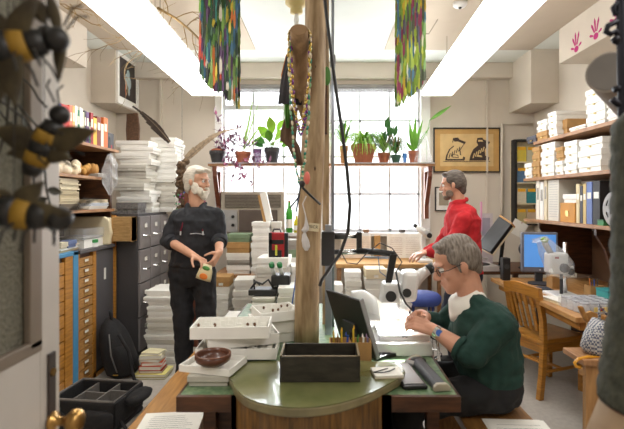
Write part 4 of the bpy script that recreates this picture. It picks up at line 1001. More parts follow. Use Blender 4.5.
t = thing('small_microscope', 'small white microscope with black eyepiece on the back counter', 'microscope', (P(424,230,5.1).x, 5.1, .801))
MB().box(-.08,.08,-.1,.1,0,.03,plasticw_m).box(-.02,.03,.04,.08,.03,.36,plasticw_m).build('stand', None, t, bevel=.005)
MB().tube([(.06,.0,.30),(-.04,-.02,.36),(-.09,-.02,.40)], [.045,.035,.022], plasticw_m, n=14).build('head', None, t, smooth=True)
MB().tube([(-.085,-.02,.395),(-.12,-.02,.42)], .022, black_m).build('eyepiece', None, t, smooth=True)
MB().tube([(.05,-.06,.30),(.05,.0,.30)], .03, black_m).build('focus_knob', None, t)
t = thing('stool', 'round blue-seated stool beside the man in red', 'stool', (P(421,293,3.75).x, 3.75, 0))
MB().lathe([(.15,.64),(.165,.66),(.165,.70),(.14,.725),(.01,.73)], m=C(52,70,140,.7), n=24).build('seat', None, t, smooth=True)
for k in range(4):
    a = PI/4+k*PI/2; MB().tube([(.2*math.cos(a),.2*math.sin(a),0),(.11*math.cos(a),.11*math.sin(a),.645)], .014, chrome_m).build('leg', None, t, smooth=True)
MB().tube([(.165*math.cos(a),.165*math.sin(a),.22) for a in [i*PI/10 for i in range(20)]]+[(.165,0,.22)], .009, chrome_m).build('foot_ring', None, t, smooth=True)
# framed picture with two birds
cpic = P(467, 150, 5.58); t, u, v, n = framed('framed_print', 'black framed tan print of two seated bird figures on back wall', (cpic.x, 5.597, cpic.z), (1,0,0), (0,0,1), .83, .555, black_m, C(192,150,88), .015, .025)
MB().prism([(-.33,-.2),(.33,-.2),(.33,.2),(-.33,.2)], n*.008, u, v, n*.002, C(208,176,122)).build('print_sheet', None, t)
dk = C(60,44,36); tn = C(214,184,130)
def bird(ox, filled):
    mb = MB(); q = n*.0105; T = n*.002
    body = [(-.13,-.13),(.11,-.13),(.12,-.09),(.07,-.07),(.06,0),(.10,.06),(.13,.10),(.05,.13),(.03,.155),(-.03,.15),(-.04,.10),(-.02,.06),(-.08,.01),(-.115,-.06)]
    mb.prism([(a+ox, b_) for a, b_ in body], q, u, v, T, dk)
    if not filled:
        ins = [(a*.80+ox-.002, b_*.82-.004) for a, b_ in body]
        mb.prism(ins, q+T, u, v, T*.5, tn)
    q2 = q+T*1.6
    mb.prism([(ox-.02,.105),(ox+.04,.105),(ox+.03,.125),(ox-.02,.125)], q2, u, v, T*.5, tn if filled else dk)
    for k in range(5):
        a0 = -.09+k*.03; mb.prism([(ox+a0,-.10+k*.02),(ox+a0+.012,-.10+k*.02),(ox+a0+.03,-.04+k*.02),(ox+a0+.018,-.04+k*.02)], q2, u, v, T*.5, tn if filled else dk)
    mb.prism([(ox-.05,-.09),(ox+.04,-.10),(ox+.03,-.06),(ox-.04,-.05)], q2, u, v, T*.5, dk)
    mb.prism([(ox-.04,-.082),(ox+.03,-.09),(ox+.02,-.068),(ox-.03,-.06)], q2+T*.5, u, v, T*.5, tn)
    mb.build('bird_figure', None, t)
bird(-.14, False); bird(.16, True)
MB().prism([(-.29,-.145),(.29,-.145),(.29,-.138),(-.29,-.138)], n*.0105, u, v, n*.002, dk).build('ground_line', None, t)
cpc = P(444, 199, 5.58); t, u, v, n = framed('framed_print', 'small black framed sheet hanging behind the man in red', (cpc.x, 5.597, cpc.z), (1,0,0), (0,0,1), .22, .30, black_m, paper_m, .014, .02)
MB().prism([(-.06,-.08),(.06,-.08),(.06,.08),(-.06,.08)], n*.008, u, v, n*.002, C(150,140,120)).build('picture', None, t)
# display case in right back corner
t = thing('display_case', 'black-framed case of small picture boxes in the right corner', 'display case', (2.4, 5.47, 1.19))
x0, x1, z0, z1 = 2.31, 2.59, 1.19, 2.24
MB().box(x0, x1, 5.585, 5.599, z0, z1, cream_m).box(x0, x0+.03, 5.48, 5.585, z0, z1, black_m).box(x0+.03, x1, 5.48, 5.585, z0, z0+.02, black_m).box(x0+.03, x1, 5.48, 5.585, z1-.02, z1, black_m).build('case_frame', None, t, world=True)
for k in range(1, 4): MB().box(x0+.03, x1, 5.49, 5.585, z0+k*.255, z0+k*.255+.015, cream_m).build('case_shelf', None, t, world=True)
random.seed(50)
cc = [((220,196,60),(196,190,160)),((70,110,150),(150,170,150)),((226,216,190),(30,130,140)),((190,170,110),(206,180,150))]
lv = ['bottom','second','third','top']
for k in range(4):
    zb = z0+.02 if k == 0 else z0+k*.255+.015
    for j in range(2):
        xx = x0+.036+j*.122
        tt = thing('patterned_box', '%s patterned box %s on the %s shelf of the black case' % (['yellow and tan','steel-blue and green','cream and teal','tan and pink'][3-k], ['at left','at right'][j], lv[k]), 'box', (xx, 5.5, zb+.0005), 0, 'patterned boxes in the black case')
        c = cc[3-k][j]
        MB().box(0,.115,0,.08,0,.18,M('speckled_%d_%d' % (k, j), srgb(*c), .7, scale=60, col2=srgb(*[min(255, int(v*.75+40)) for v in c]))).build('box_body', None, tt)
        MB().box(.01,.105,-.002,0,.14,.178,C(226,170,40)).build('yellow_band', None, tt)
# ------------------------------------------------------------------ right shelves
RX = 2.05
t = thing('wall_shelves', 'long brown wooden shelves with curved brackets along right wall', 'shelf', (2.3, 3.6, 1.3))
for z, y1 in ((2.07, 4.43), (1.72, 4.65)):
    MB().box(RX, WX1, 1.9, y1, z-.03, z).build('shelf_board', shelf_m, t, world=True, bevel=.003)
MB().box(RX-.02, WX1, 1.9, 4.60, 1.31-.028, 1.31).build('shelf_board', shelf_m, t, world=True, bevel=.003)
def bracket(y, z, R=.38, top=.0):
    ol = [(0,0),(R,0),(R,-R),(R-.06,-R)]
    for k in range(7):
        a = k/7*PI/2; ol.append((R-.06-(R-.12)*math.sin(a), -.06-(R-.06)*(math.cos(a))))
    ol.append((0,-.05))
    MB().prism(ol, (WX1-.02-R, y, z-.03), (1,0,0), (0,0,1), (0,.03,0)).build('bracket', dark_wood_m if z < 1.5 else shelf_m, t, world=True)
for y in (4.35, 3.45, 2.7): bracket(y, 1.31, .5)
for y in (3.3,): bracket(y, 1.72, .4)
MB().box(2.3, 2.33, 3.6, 3.63, 1.31, 1.69).box(2.3,2.33,4.5,4.53,1.31,1.69).build('divider', shelf_m, t, world=True)
def fy(px, X=RX): return X*F/(px-325)
def shelf_box(px0, px1, yt, yb, zb, label, m, inset=.0, dep=.4, stackn=1, name='specimen_box', grp=None):
    """box whose narrow end faces -X at X=RX+inset; px0 far edge, px1 near edge."""
    X = RX+inset; ya, yb_ = fy(px1, X), fy(px0, X); Yc = (ya+yb_)/2
    zt = 1.5+(200-yt)*Yc/F
    H = (zt-zb)/stackn
    for i in range(stackn):
        k = stackn-1-i
        lb = label if stackn == 1 else '%s, %s' % (label, ['topmost','second from top','third from top','fourth from top'][k])
        t = lid_box(name, lb, 'box', X+dep/2+U(0,.012), Yc, zb+i*H+.0005, dep, (yb_-ya)*.97, H-.001, m if not isinstance(m, list) else m[i], U(-.015,.015), grp)
        MB().box(-dep/2-.006,-dep/2,-.012,.012,H*.2,H*.35,C(200,180,110)).build('pull_tab', None, t)
random.seed(60)
ug = 'boxes on the upper right shelf'; lg = 'boxes on the middle right shelf'
shelf_box(526, 535.5, 136, 0, 2.07, 'dark slate box at far end of the upper right shelf', C(66,66,78), grp=ug)
shelf_box(536, 546.5, 131.5, 0, 2.07, 'small tan wooden box near far end of the upper right shelf', kraft_m, grp=ug)
shelf_box(536, 545.5, 120, 0, 1.5+(200-131.5)*fy(541)/F+.002, 'white box pair on the small tan box', white_m, stackn=2, grp=ug)
shelf_box(547.5, 556, 112, 0, 2.07, 'white box stack left of the wide tan box', white_m, stackn=4, grp=ug, dep=.42)
shelf_box(557, 567, 120, 0, 2.07, 'wide tan wooden box on the upper right shelf', kraft_m, stackn=1, grp=ug, inset=.06)
shelf_box(568, 584, 126, 0, 2.07, 'row-like flat white box before the tall stack, upper right shelf', white_m, grp=ug, dep=.2)
shelf_box(585, 604, 88, 0, 2.07, 'tall white stack at upper right shelf', white_m, stackn=4, grp=ug, dep=.45)
shelf_box(606, 640, 100, 0, 2.07, 'near white stack at upper right shelf', white_m, stackn=3, grp=ug, dep=.42)
shelf_box(523.5, 530.5, 163, 0, 1.72, 'white box pair at far end of the middle right shelf', white_m, stackn=2, grp=lg, inset=-.0)
shelf_box(531.3, 538.7, 147, 0, 1.72, 'tan box column on the middle right shelf', kraft_m, stackn=4, grp=lg)
shelf_box(540, 553.5, 143, 0, 1.72, 'white column right of tan column, middle right shelf', white_m, stackn=4, grp=lg)
shelf_box(554.5, 562, 147, 0, 1.72, 'tan-lidded column, middle right shelf', [white_m, white_m, kraft_m, kraft_m], stackn=4, grp=lg)
shelf_box(563, 576, 141, 0, 1.72, 'white column left of wide column, middle right shelf', white_m, stackn=4, grp=lg)
shelf_box(577.5, 601, 138.5, 0, 1.72, 'wide white column, middle right shelf', white_m, stackn=3, grp=lg, dep=.45)
for i, (z, x) in enumerate(((1.74,2.2),(1.79,2.25),(1.84,2.18))):
    t = thing('paper_roll', ['lowest','middle','top'][i]+' white rolled paper tube at near end of the middle right shelf', 'paper roll', (x, 3.05-.0*i, z+.001), 0, 'paper rolls on the right shelf')
    MB().tube([(-.2,0,.0),(.25,.0,.0)], .022, paper_m, n=14).build('roll', None, t, smooth=True); MB().tube([(-.203,0,0),(-.2,0,0)], .012, grey_m, n=10).build('core', None, t)
# desk shelf items (z=1.31)
def sitem(px0, px1, yt, name, label, cat, m, dep=.25, inset=.03, grp=None, extra=None, X=None):
    X = RX+inset; ya, yb_ = fy(px1, X), fy(px0, X); Yc = (ya+yb_)/2; zt = 1.5+(200-yt)*Yc/F
    t = thing(name, label, cat, (X, Yc, 1.3105), 0, grp); w = (yb_-ya)*.96; h = zt-1.31
    return t, w, h
for x0, x1, yt, c, ds in ((576,579.5,184,(206,190,150),'tall cream book leftmost of the upright row'),(580,582.6,186,(50,50,62),'black thin book'),(583,586,184,(196,170,110),'tan book'),(586.4,592,182,(96,116,170),'blue book'),(592.6,600,181,(34,32,34),'thick black binder')):
    t, w, h = sitem(x0, x1, yt, 'book', ds+' on the desk shelf beside the film reel', 'book', None, grp='books beside the film reel')
    cm = C(*c)
    MB().box(0,.005,-w/2,w/2,0,h,cm).box(.005,.2,-w/2,-w/2+.003,0,h,cm).box(.005,.2,w/2-.003,w/2,0,h,cm).build('cover', None, t); MB().box(.005,.19,-w/2+.003,w/2-.003,.003,h-.005,paper_m).build('page_block', None, t); MB().box(-.001,0,-w*.35,w*.35,h*.6,h*.75,paper_m).build('title_panel', None, t)
for x0, x1, yt, c, ds in ((536,539.5,180,(228,222,208),'thin white binder leftmost on the desk shelf'),(540,543.5,182,(232,230,226),'second thin white binder on the desk shelf'),(544,547,178,(214,200,170),'cream folder beside the thin white binders')):
    t, w, h = sitem(x0, x1, yt, 'binder', ds, 'binder', None, grp='binders on the desk shelf'); MB().box(0,.24,-w/2,w/2,0,h,C(*c)).build('cover', None, t); MB().box(-.001,0,-w*.3,w*.3,h*.5,h*.8,grey_m).build('spine_label', None, t)
t, w, h = sitem(548, 559, 180, 'paper_stack', 'stack of printed sheets standing on the desk shelf', 'papers', None)
MB().box(0,.2,-w/2,w/2,0,h,white2_m).build('sheet_block', None, t); mb = MB()
for k in range(14): mb.box(-.001,0,-w*.4,w*.4,h*(.1+.06*k),h*(.1+.06*k)+.004,C(160,158,160))
mb.build('print_lines', None, t)
t, w, h = sitem(560, 575, 203, 'card_tray', 'amber wooden tray below white box on the desk shelf', 'tray', None); MB().box(0,.25,-w/2,w/2,0,h,C(190,130,40)).build('tray_body', None, t); MB().box(-.004,0,-w*.1,w*.1,h*.3,h*.6,brass_m).build('pull', None, t)
lid_box('specimen_box', 'white box on the amber tray of the desk shelf', 'box', RX+.17, fy(567.5,RX+.03), 1.3105+h+.001, .24, w, .075, white_m)
t = thing('film_reel', 'grey film reel with round holes standing on the desk shelf', 'film reel', (2.04, 3.18, 1.3105+.0))
R_ = .125; mb = MB()
for xx in (0, .03):
    mb.lathe([(R_,0),(R_,.004),(.02,.004),(.02,0)], m=None, n=32, close=True) if False else None
ang = .0
def reel_disc(x):
    # disc with six holes built from sectors
    n = 48
    for i in range(n):
        a0, a1 = 2*PI*i/n, 2*PI*(i+1)/n
        k = (i % 8)
        segs = [(0.006,.04),(.095,R_)] if 2 <= k <= 5 else [(.006,R_)]
        for r0, r1 in segs:
            A = [Vector((x, math.cos(a)*r, math.sin(a)*r+R_)) for a, r in ((a0,r0),(a1,r0),(a1,r1),(a0,r1))]
            mb.hexa(A, [q+Vector((.003,0,0)) for q in A])
reel_disc(0); reel_disc(.03); mb.build('reel_flange', C(120,112,106,.4), t)
MB().tube([(.003,0,R_),(.03,0,R_)], .05, C(60,50,46), n=24).build('film_wind', None, t)
t = thing('hanging_note', 'tilted white paper note hanging at the desk shelf end', 'paper note', (1.99, 4.55, 1.28), 0)
MB().box(-.075,.075,0,.002,-.15,.0,paper_m,Matrix.Rotation(.5,4,'Y')).build('note_sheet', None, t); MB().ell((0,-.003,-.01),(.006,.004,.006),redp_m,n=6,k=4).build('pin', None, t)
for y, c, ds, zz in ((2.88,(90,130,140),'teal patterned card hanging from the desk shelf edge',.22),(2.72,(206,204,200),'long white paper strip hanging from the desk shelf edge',.42)):
    t = thing('hanging_note', ds, 'paper note', (RX-.022, y, 1.285)); MB().box(-.002,0,-.04,.04,-zz,0.02,C(*c)).build('note_sheet', None, t); MB().box(-.004,-.002,-.012,.012,-.005,.012,black_m).build('clip', None, t)
t = thing('green_case', 'small green flat case lying on the desk shelf', 'case', (RX+.05, 3.35, 1.3105)); MB().box(-.05,.05,-.035,.035,0,.035,C(60,130,80)).build('case_body', None, t); MB().box(-.052,.052,-.037,.037,.035,.042,C(50,100,64)).build('lid', None, t)
t = thing('paper_heap', 'loose heap of folded papers on near end of the desk shelf', 'papers', (RX+.1, 2.7, 1.3105)); 
for i in range(3): MB().box(-.1,.12,-.14,.14,i*.016,i*.016+.013,[white2_m,cream_m,paper_m][i],Matrix.Rotation(.1*i,4,'Z')).build('sheet_bundle', None, t)
# posters / items on right wall beneath shelf
for y, z, w, h, c, ds in ((4.0,1.02,.3,.3,(196,176,140),'tan notice sheet on the right wall behind the white microscope'),(3.35,1.0,.35,.36,(170,150,122),'brown paper sheet on the right wall above pencil cup')):
    t = thing('wall_notice', ds, 'notice', (WX1-.004, y, z)); MB().box(0,.0035,-w/2,w/2,-h/2,h/2,C(*c)).build('sheet', None, t)
    mb = MB()
    for k in range(6): mb.box(-.001,0,-w*.4,w*.4,-h*.4+k*h*.13,-h*.4+k*h*.13+.008,C(110,100,90))
    mb.build('print_lines', None, t)
solo(MB().box(2.585, WX1-.001, 1.9, 4.62, 0, 1.2), 'back_board', 'dark brown board on the right wall behind the desk clutter', 'board', M('brown_backboard', srgb(112,84,62), .7, var=.15, scale=3))
# handprints
def handprint(y, z, s, name):
    t = thing('hand_print', name, 'wall mark', (2.2895, y, z), 0, 'pink hand prints')
    mb = MB()
    mb.prism([(math.cos(a)*.03*s, math.sin(a)*.025*s) for a in [i*PI/8 for i in range(16)]], (0,0,0), (0,1,0), (0,0,1), (-.0015,0,0))
    mb.build('palm', M('magenta_paint', srgb(176,36,110), .7), t)
    for a, L in ((-1.25,.085),(-.5,.12),(-.12,.14),(.28,.135),(1.15,.08)):
        d = Vector((0, -math.sin(a), math.cos(a))); q = Vector((0, -d.z, d.y))
        c1, c2 = d*.035*s, d*L*s
        mb = MB(); A = [c1-q*.006*s, c1+q*.006*s, c1.lerp(c2,.75)+q*.010*s, c2, c1.lerp(c2,.75)-q*.010*s]
        o = [bm_ for bm_ in A]; v1 = [mb.bm.verts.new(p) for p in o]; v2 = [mb.bm.verts.new(p+Vector((-.0015,0,0))) for p in o]
        mb.bm.faces.new(v1[::-1]); mb.bm.faces.new(v2)
        for i in range(5): mb.bm.faces.new((v1[i], v1[(i+1)%5], v2[(i+1)%5], v2[i]))
        mb.build('finger', M('magenta_paint', srgb(176,36,110)), t)
for px, py, ds in ((576.5,49,'magenta hand print on the right soffit, far one'),(596,36,'magenta hand print on the right soffit, middle one'),(617,20,'magenta hand print on the right soffit, nearest one')):
    Y = 2.29*F/(px-325); handprint(Y, 1.5+(200-py)*Y/F, 1.15, ds)
# ================================================================== right desk
t = thing('computer_desk', 'long golden wooden desk along the right wall', 'desk', (2.1, 4.0, 0))
MB().box(1.6, 2.58, 2.87, 4.35, .715, .75).build('desk_top', M('desk_wood', srgb(170,120,66), .4, scale=5, stretch=(8,1.5,4), col2=srgb(196,148,92), coat=.2), t, world=True, bevel=.004)
MB().box(1.66, 2.55, 2.93, 2.96, .65, .715).box(1.66, 1.69, 2.96, 4.3, .65, .715).build('apron', oak_m, t, world=True)
for x, y in ((2.2,3.0),(1.75,4.22)): MB().box(x,x+.05,y,y+.05,0,.714).build('leg', dark_wood_m, t, world=True)
MB().box(2.35, 2.55, 2.95, 4.3, .05, .66).build('drawer_pedestal', dark_wood_m, t, world=True)
t = thing('side_table', 'dark cluttered table behind the man in green', 'table', (1.75, 4.7, 0))
MB().box(1.32, 2.2, 4.40, 5.1, .77, .80).build('table_top', dark_wood_m, t, world=True)
for x, y in ((1.36,4.44),(2.1,4.44),(1.36,5.0),(2.1,5.0)): MB().box(x,x+.05,y,y+.05,0,.77).build('leg', dark_wood_m, t, world=True)
t = thing('flat_monitor', 'black thin panel tilted on a post behind the man in red', 'monitor', (1.75, 4.65, .801))
MB().lathe([(.12,0),(.12,.015),(.03,.03)], m=black_m).build('base', None, t); MB().tube([(.06,0,.02),(.09,0,.28),(.04,0,.42)], .02, black_m).build('post', None, t, smooth=True)
pa = [P(499,216,4.62), P(511,224,4.38), P(490,252,4.30), P(477,245,4.54)]
off = Vector((.026,.010,-.026)); lf = Vector((-.022,0,.004)); pb = [pa[0]+lf, pa[1], pa[2], pa[3]+lf]
MB().hexa(pa, [q+off for q in pa]).build('panel_back', black_m, t, world=True, bevel=.004)
MB().hexa([q+off*1.05 for q in pb], [q+off*1.5 for q in pb]).build('front_board', cream_m, t, world=True)
u_ = (pa[0]-pa[3]).normalized()*.014
MB().hexa([pa[0]+u_*.1, pa[1]+u_*.1, pa[1]+u_*1.2, pa[0]+u_*1.2], [q+off*1.6 for q in (pa[0]+u_*.1, pa[1]+u_*.1, pa[1]+u_*1.2, pa[0]+u_*1.2)]).build('top_strip', oakd_m, t, world=True)
t = thing('turntable', 'white and grey flat record-like device left of the black panel', 'device', (1.55, 4.55, .801)); MB().box(-.13,.16,-.14,.14,0,.05,C(190,188,186)).build('base', None, t); MB().lathe([(.11,.05),(.11,.058),(.01,.06)], m=black_m).build('disc', None, t)
MB().tube([(-.05,-.05,.06),(.02,.0,.11),(.12,.08,.09)],.012,plasticw_m).build('arm', None, t)
t = thing('printed_flyer', 'pinkish printed sheets standing behind the man in red', 'papers', (P(488,220,5.0).x, 5.02, .801)); MB().box(-.09,.06,0,.01,0,.55,C(196,186,190)).build('sheet', None, t); MB().box(-.06,.03,-.002,0,.3,.5,C(150,146,160)).build('print', None, t)
MB().box(-.08,-.06,-.01,0,.35,.68,C(210,150,180)).build('pink_strip', None, t)
t = thing('desk_lamp', 'small black desk lamp with coiled cable beside the monitor', 'lamp', (2.05, 4.6, .801))
MB().lathe([(.07,0),(.07,.015),(.02,.02)], m=black_m).build('base', None, t); MB().tube([(0,0,.02),(-.05,0,.2),(.02,0,.32)], .008, black_m).build('arm', None, t); MB().ell((-.02,-.02,.2),(.06,.05,.07),black_m).build('lamp_head', None, t, smooth=True)
t = thing('speaker', 'small upright black speaker beside the computer monitor', 'speaker', (P(504,280,4.2).x+.02, 4.22, .7505)); MB().box(-.035,.035,-.04,.04,0,.21,black_m).build('case', None, t, bevel=.008); MB().tube([(0,-.042,.13),(0,-.04,.13)],.025,C(60,60,62)).build('cone', None, t)
# computer monitor
t = thing('computer_monitor', 'grey computer monitor with glowing blue screen on right desk', 'monitor', (P(541,0,4.0).x, 4.02, .7505), -.12)
MB().lathe([(.10,0),(.10,.012),(.03,.02)], m=C(60,60,66)).build('base', None, t); MB().box(-.03,.03,.02,.05,.015,.16,C(60,60,66)).build('neck', None, t)
MB().box(-.155,.155,0,.05,.10,.46,C(110,112,124,.4)).build('casing', None, t, bevel=.01)
scr = M('blue_screen', srgb(84,140,205), .3, emit=.55, scale=1.2, col2=srgb(50,100,180)); MB().box(-.135,.135,-.003,0,.15,.44,scr).build('screen', None, t)
MB().ell((0,-.002,.125),(.008,.003,.006),C(200,200,210),n=10,k=5).build('logo_badge', None, t)
t = thing('keyboard', 'black computer keyboard in front of the monitor', 'keyboard', (P(533,0,3.85).x-.08, 3.74, .7505), -.1)
MB().box(-.17,.17,-.07,.07,0,.02,black_m).build('case', None, t, bevel=.004); mb = MB()
for i in range(13):
    for j in range(4): mb.box(-.155+i*.024,-.136+i*.024,-.058+j*.028,-.036+j*.028,.02,.026)
mb.build('keys', C(70,70,74), t)
MB().box(-.16,.16,-.06,.06,.06,.062).bm.free()
# bagged microscope
t = thing('bagged_microscope', 'white microscope under clear plastic bag beside the blue screen', 'microscope', (P(566,0,3.45).x, 3.5, .7505))
MB().box(-.1,.09,-.1,.12,0,.025,plasticw_m).build('base', None, t, bevel=.005); MB().tube([(.03,.02,.025),(.03,.02,.42)], .016, chrome_m, n=16).build('post', None, t, smooth=True)
MB().tube([(-.02,-.02,.025),(-.02,-.02,.2)], .012, C(50,50,52), n=12).build('post', None, t, smooth=True)
MB().box(-.12,.02,-.06,.06,.18,.34,plasticw_m).build('head', None, t, bevel=.015); MB().box(.0,.07,-.04,.05,.16,.24,plasticw_m).build('focus_block', None, t, bevel=.008)
MB().tube([(-.02,-.075,.23),(-.02,-.06,.23)], .035, C(60,56,58), n=20).build('focus_knob', None, t); MB().tube([(.04,-.055,.2),(.04,-.04,.2)], .025, black_m, n=20).build('focus_knob', None, t)
MB().tube([(-.09,0,.33),(-.15,-.02,.42)], .022, C(180,180,180), n=14).build('eyepiece', None, t, smooth=True); MB().ell((-.15,-.02,.44),(.03,.025,.022),C(120,150,70)).build('eye_cap', None, t, smooth=True)
MB().box(-.09,-.06,-.0615,-.06,.3,.315,redp_m).build('red_label', None, t)
random.seed(71); mb = MB(); rings = []
for k, (cx_, cz_, r) in enumerate([(-.235,.43,.012),(-.2,.43,.05),(-.15,.40,.075),(-.08,.34,.10),(-.03,.26,.115),(-.02,.16,.10)]):
    rings.append([Vector((cx_+(.3*r if k < 4 else 0)*math.cos(2*PI*i/12), r*math.cos(2*PI*i/12)*U(.85,1.1), cz_+r*math.sin(2*PI*i/12)*U(.85,1.1))) if k < 3 else Vector((cx_+r*math.cos(2*PI*i/12)*U(.9,1.08), r*math.sin(2*PI*i/12)*U(.9,1.08), cz_+.02*math.sin(i*2))) for i in range(12)])
mb.loft([rings[3], rings[4], rings[5]], film_m, cap=False)
mb.loft([[Vector((-.235,0,.43))+Vector((U(-.01,.01),math.cos(2*PI*i/12)*.015,math.sin(2*PI*i/12)*.015)) for i in range(12)], [Vector((-.16+.03*math.cos(2*PI*i/12), .07*math.sin(2*PI*i/12)*U(.8,1.1), .44+.03*math.cos(2*PI*i/12))) for i in range(12)], rings[3]], film_m, cap=False)
mb.build('plastic_cover', None, t)
# papers, jars pack, cup, teal box
paper_pile('open papers and envelopes on the right desk before the keyboard', 1.77, 3.28, .7505, .2, .32, .022, 4, [cream_m, paper_m], .15)
t = thing('jar_pack', 'clear-wrapped pack of silver-lidded jars on the right desk corner', 'pack of jars', (1.80, 3.07, .7505), .08)
for i in range(4):
    for j in range(4):
        x, y = -.10+i*.067, -.1+j*.067
        MB().lathe([(.028,0),(.03,.004),(.03,.055),(.026,.062)], (x,y,0), m=C(206,204,206,.2), n=14).build('jar', None, t, smooth=True)
        MB().lathe([(.029,.062),(.029,.074),(.002,.075)], (x,y,0), m=C(170,170,176,.3), n=14).build('lid', None, t)
MB().box(-.137,.137,-.137,.137,.0,.077,M('wrap_film', srgb(230,232,236), .15, alpha=.25)).build('plastic_wrap', None, t, bevel=.01)
MB().box(-.06,.05,-.1385,-.137,.02,.05,C(220,200,120)).box(-.02,.01,-.1395,-.1385,.025,.045,redp_m).build('pack_label', None, t)
t = thing('pencil_cup', 'square tan wooden pencil cup on the right desk', 'pencil holder', (2.02, 3.38, .7505)); MB().box(-.05,.05,-.04,.04,0,.005).box(-.05,-.045,-.04,.04,.005,.11).box(.045,.05,-.04,.04,.005,.11).box(-.045,.045,-.04,-.036,.005,.11).box(-.045,.045,.036,.04,.005,.11).build('cup_body', kraft_m, t)
for i, (c, dx, h, ds) in enumerate(((( 200,120,50),-.02,.17,'orange pencil'),((50,80,160),.005,.155,'blue pen'),((40,40,44),.025,.16,'black pen'),((60,90,150),-.035,.14,'short blue pen'))):
    t = thing('pen', ds+' in the square wooden pencil cup', 'pen', (2.02+dx, 3.38, .756), 0, 'pens in the wooden cup'); MB().tube([(0,0,0),(.008*(i-1.5),0,h-.012)], .0045, C(*c), n=6).build('barrel', None, t); MB().tube([(.008*(i-1.5),0,h-.012),(.008*(i-1.5),0,h)], [.0045,.001], black_m, n=6).build('tip', None, t)
t = thing('teal_box', 'small bright teal box on the right desk near the dark roll', 'box', (2.03, 3.2, .7505)); MB().box(-.06,.06,-.07,.07,0,.10,C(60,160,160)).build('box_body', None, t); MB().box(-.062,.062,-.072,.072,.10,.115,C(50,140,144)).build('lid', None, t)
t = thing('cardboard_box', 'small tan cardboard box behind the bagged microscope', 'box', (1.98, 3.85, .7505)); MB().box(-.06,.06,-.05,.05,0,.10,kraft_m).build('box_body', None, t); MB().box(-.061,.061,-.051,.051,.1,.104,C(190,150,100)).build('flap', None, t)
# oak chair
t = thing('oak_chair', 'golden oak slat-back chair tucked at the right desk', 'chair', (1.7, 3.6, 0))
A = Vector((1.64, 3.39, 0)); Bq = Vector((1.525, 3.68, 0)); e = (Bq-A).normalized(); f = Vector((e.y, -e.x, 0)); W = (Bq-A).length; Dp = .41
up = Vector((0,0,1))
def bar(p, q, a, b_, name, m=oak_m):
    p, q = Vector(p), Vector(q)
    MB().hexa([p+f*x+e*y for x, y in ((-a,-b_),(a,-b_),(a,b_),(-a,b_))], [q+f*x+e*y for x, y in ((-a,-b_),(a,-b_),(a,b_),(-a,b_))]).build(name, m, t, world=True, bevel=.005)
for p in (A, Bq):
    MB().loft([[p+f*(x+o)+e*y+up*z for x, y in ((-.022,-.02),(.022,-.02),(.022,.02),(-.022,.02))] for z, o in ((0,-.03),(.2,-.005),(.42,.01),(.6,-.0),(.84,-.05))]).build('rear_leg', oak_m, t, world=True, bevel=.005)
for p in (A, Bq): bar(p+f*Dp, p+f*Dp+up*.404, .021, .021, 'front_leg')
S0 = [A-e*.02-f*.02, A-e*.03+f*(Dp+.03), Bq+e*.03+f*(Dp+.03), Bq+e*.02-f*.02]
MB().hexa([p+up*.405 for p in S0], [p+up*.445 for p in S0]).build('seat', oak_m, t, world=True, bevel=.012)
S1 = [A+f*.0, A+f*Dp, Bq+f*Dp, Bq+f*.0]
MB().hexa([p+up*.34 for p in S1], [p+up*.404 for p in S1]).build('seat_frame', oak_m, t, world=True)
mb = MB()
cr = []
for k in range(9):
    s_ = k/8; c = A.lerp(Bq, s_)-f*(.05+.035*math.sin(PI*s_)); zt = .84+.03*math.sin(PI*s_)
    cr.append([c-f*.012+up*(zt-.09), c+f*.012+up*(zt-.09), c+f*.008+up*zt, c-f*.016+up*zt])
cr[0] = [p-e*.02 for p in cr[0]]; cr[-1] = [p+e*.02 for p in cr[-1]]
mb.loft(cr).build('crest_rail', oak_m, t, world=True, bevel=.005)
bar(A+up*.50, Bq+up*.50, .01, .01, 'x'); bpy.data.objects['x'].name = 'lower_rail'
for k in range(1, 6):
    s_ = k/6; c = A.lerp(Bq, s_); o2_ = -f*(.05+.035*math.sin(PI*s_))
    MB().hexa([c+f*x+e*y+up*.50 for x, y in ((-.006,-.012),(.006,-.012),(.006,.012),(-.006,.012))], [c+o2_+f*x+e*y+up*.775 for x, y in ((-.006,-.014),(.006,-.014),(.006,.014),(-.006,.014))]).build('back_slat', oak_m, t, world=True)
for p in (A, Bq): 
    MB().tube([p+up*.2, p+f*Dp+up*.2], .013, oak_m).build('stretcher', None, t, world=True)
MB().tube([A+f*Dp*.5+up*.2, Bq+f*Dp*.5+up*.2], .012, oak_m).build('stretcher', None, t, world=True); MB().tube([A+up*.27, Bq+up*.27], .012, oak_m).build('stretcher', None, t, world=True)
# near right stool / box bench with bag and umbrella
x0, x1 = P(586,0,2.3).x, P(606,0,2.3).x
t = thing('wooden_side_bench', 'small knotty pine bench at the right foreground edge', 'bench', (1.4, 2.4, 0))
zt = 1.5-(364-200)*2.3/F
MB().box(x0-.03, 2.0, 2.27, 2.47, zt, zt+.03).build('seat_board', shelf_m, t, world=True, bevel=.004)
pm = M('knotty_pine', srgb(150,106,60), .5, scale=6, stretch=(6,6,1), col2=srgb(180,136,86), bump=.05)
MB().box(x0, x1, 2.3, 2.33, 0, zt, pm).box(x1+.001, 1.95, 2.31, 2.33, 0.0, zt, dark_wood_m).build('end_board', pm, t, world=True)
for x in (1.9,): MB().box(x, x+.03, 2.335, 2.46, 0, zt).build('end_board', pm, t, world=True)
MB().ell((x0+.05, 2.299, zt-.5), (.012,.003,.014), C(60,36,24), n=10, k=5).build('knot', None, t, world=True)
t = thing('umbrella_handle', 'curved orange-yellow umbrella handle lying on the pine bench', 'umbrella', (x0+.02, 2.4, zt+.03))
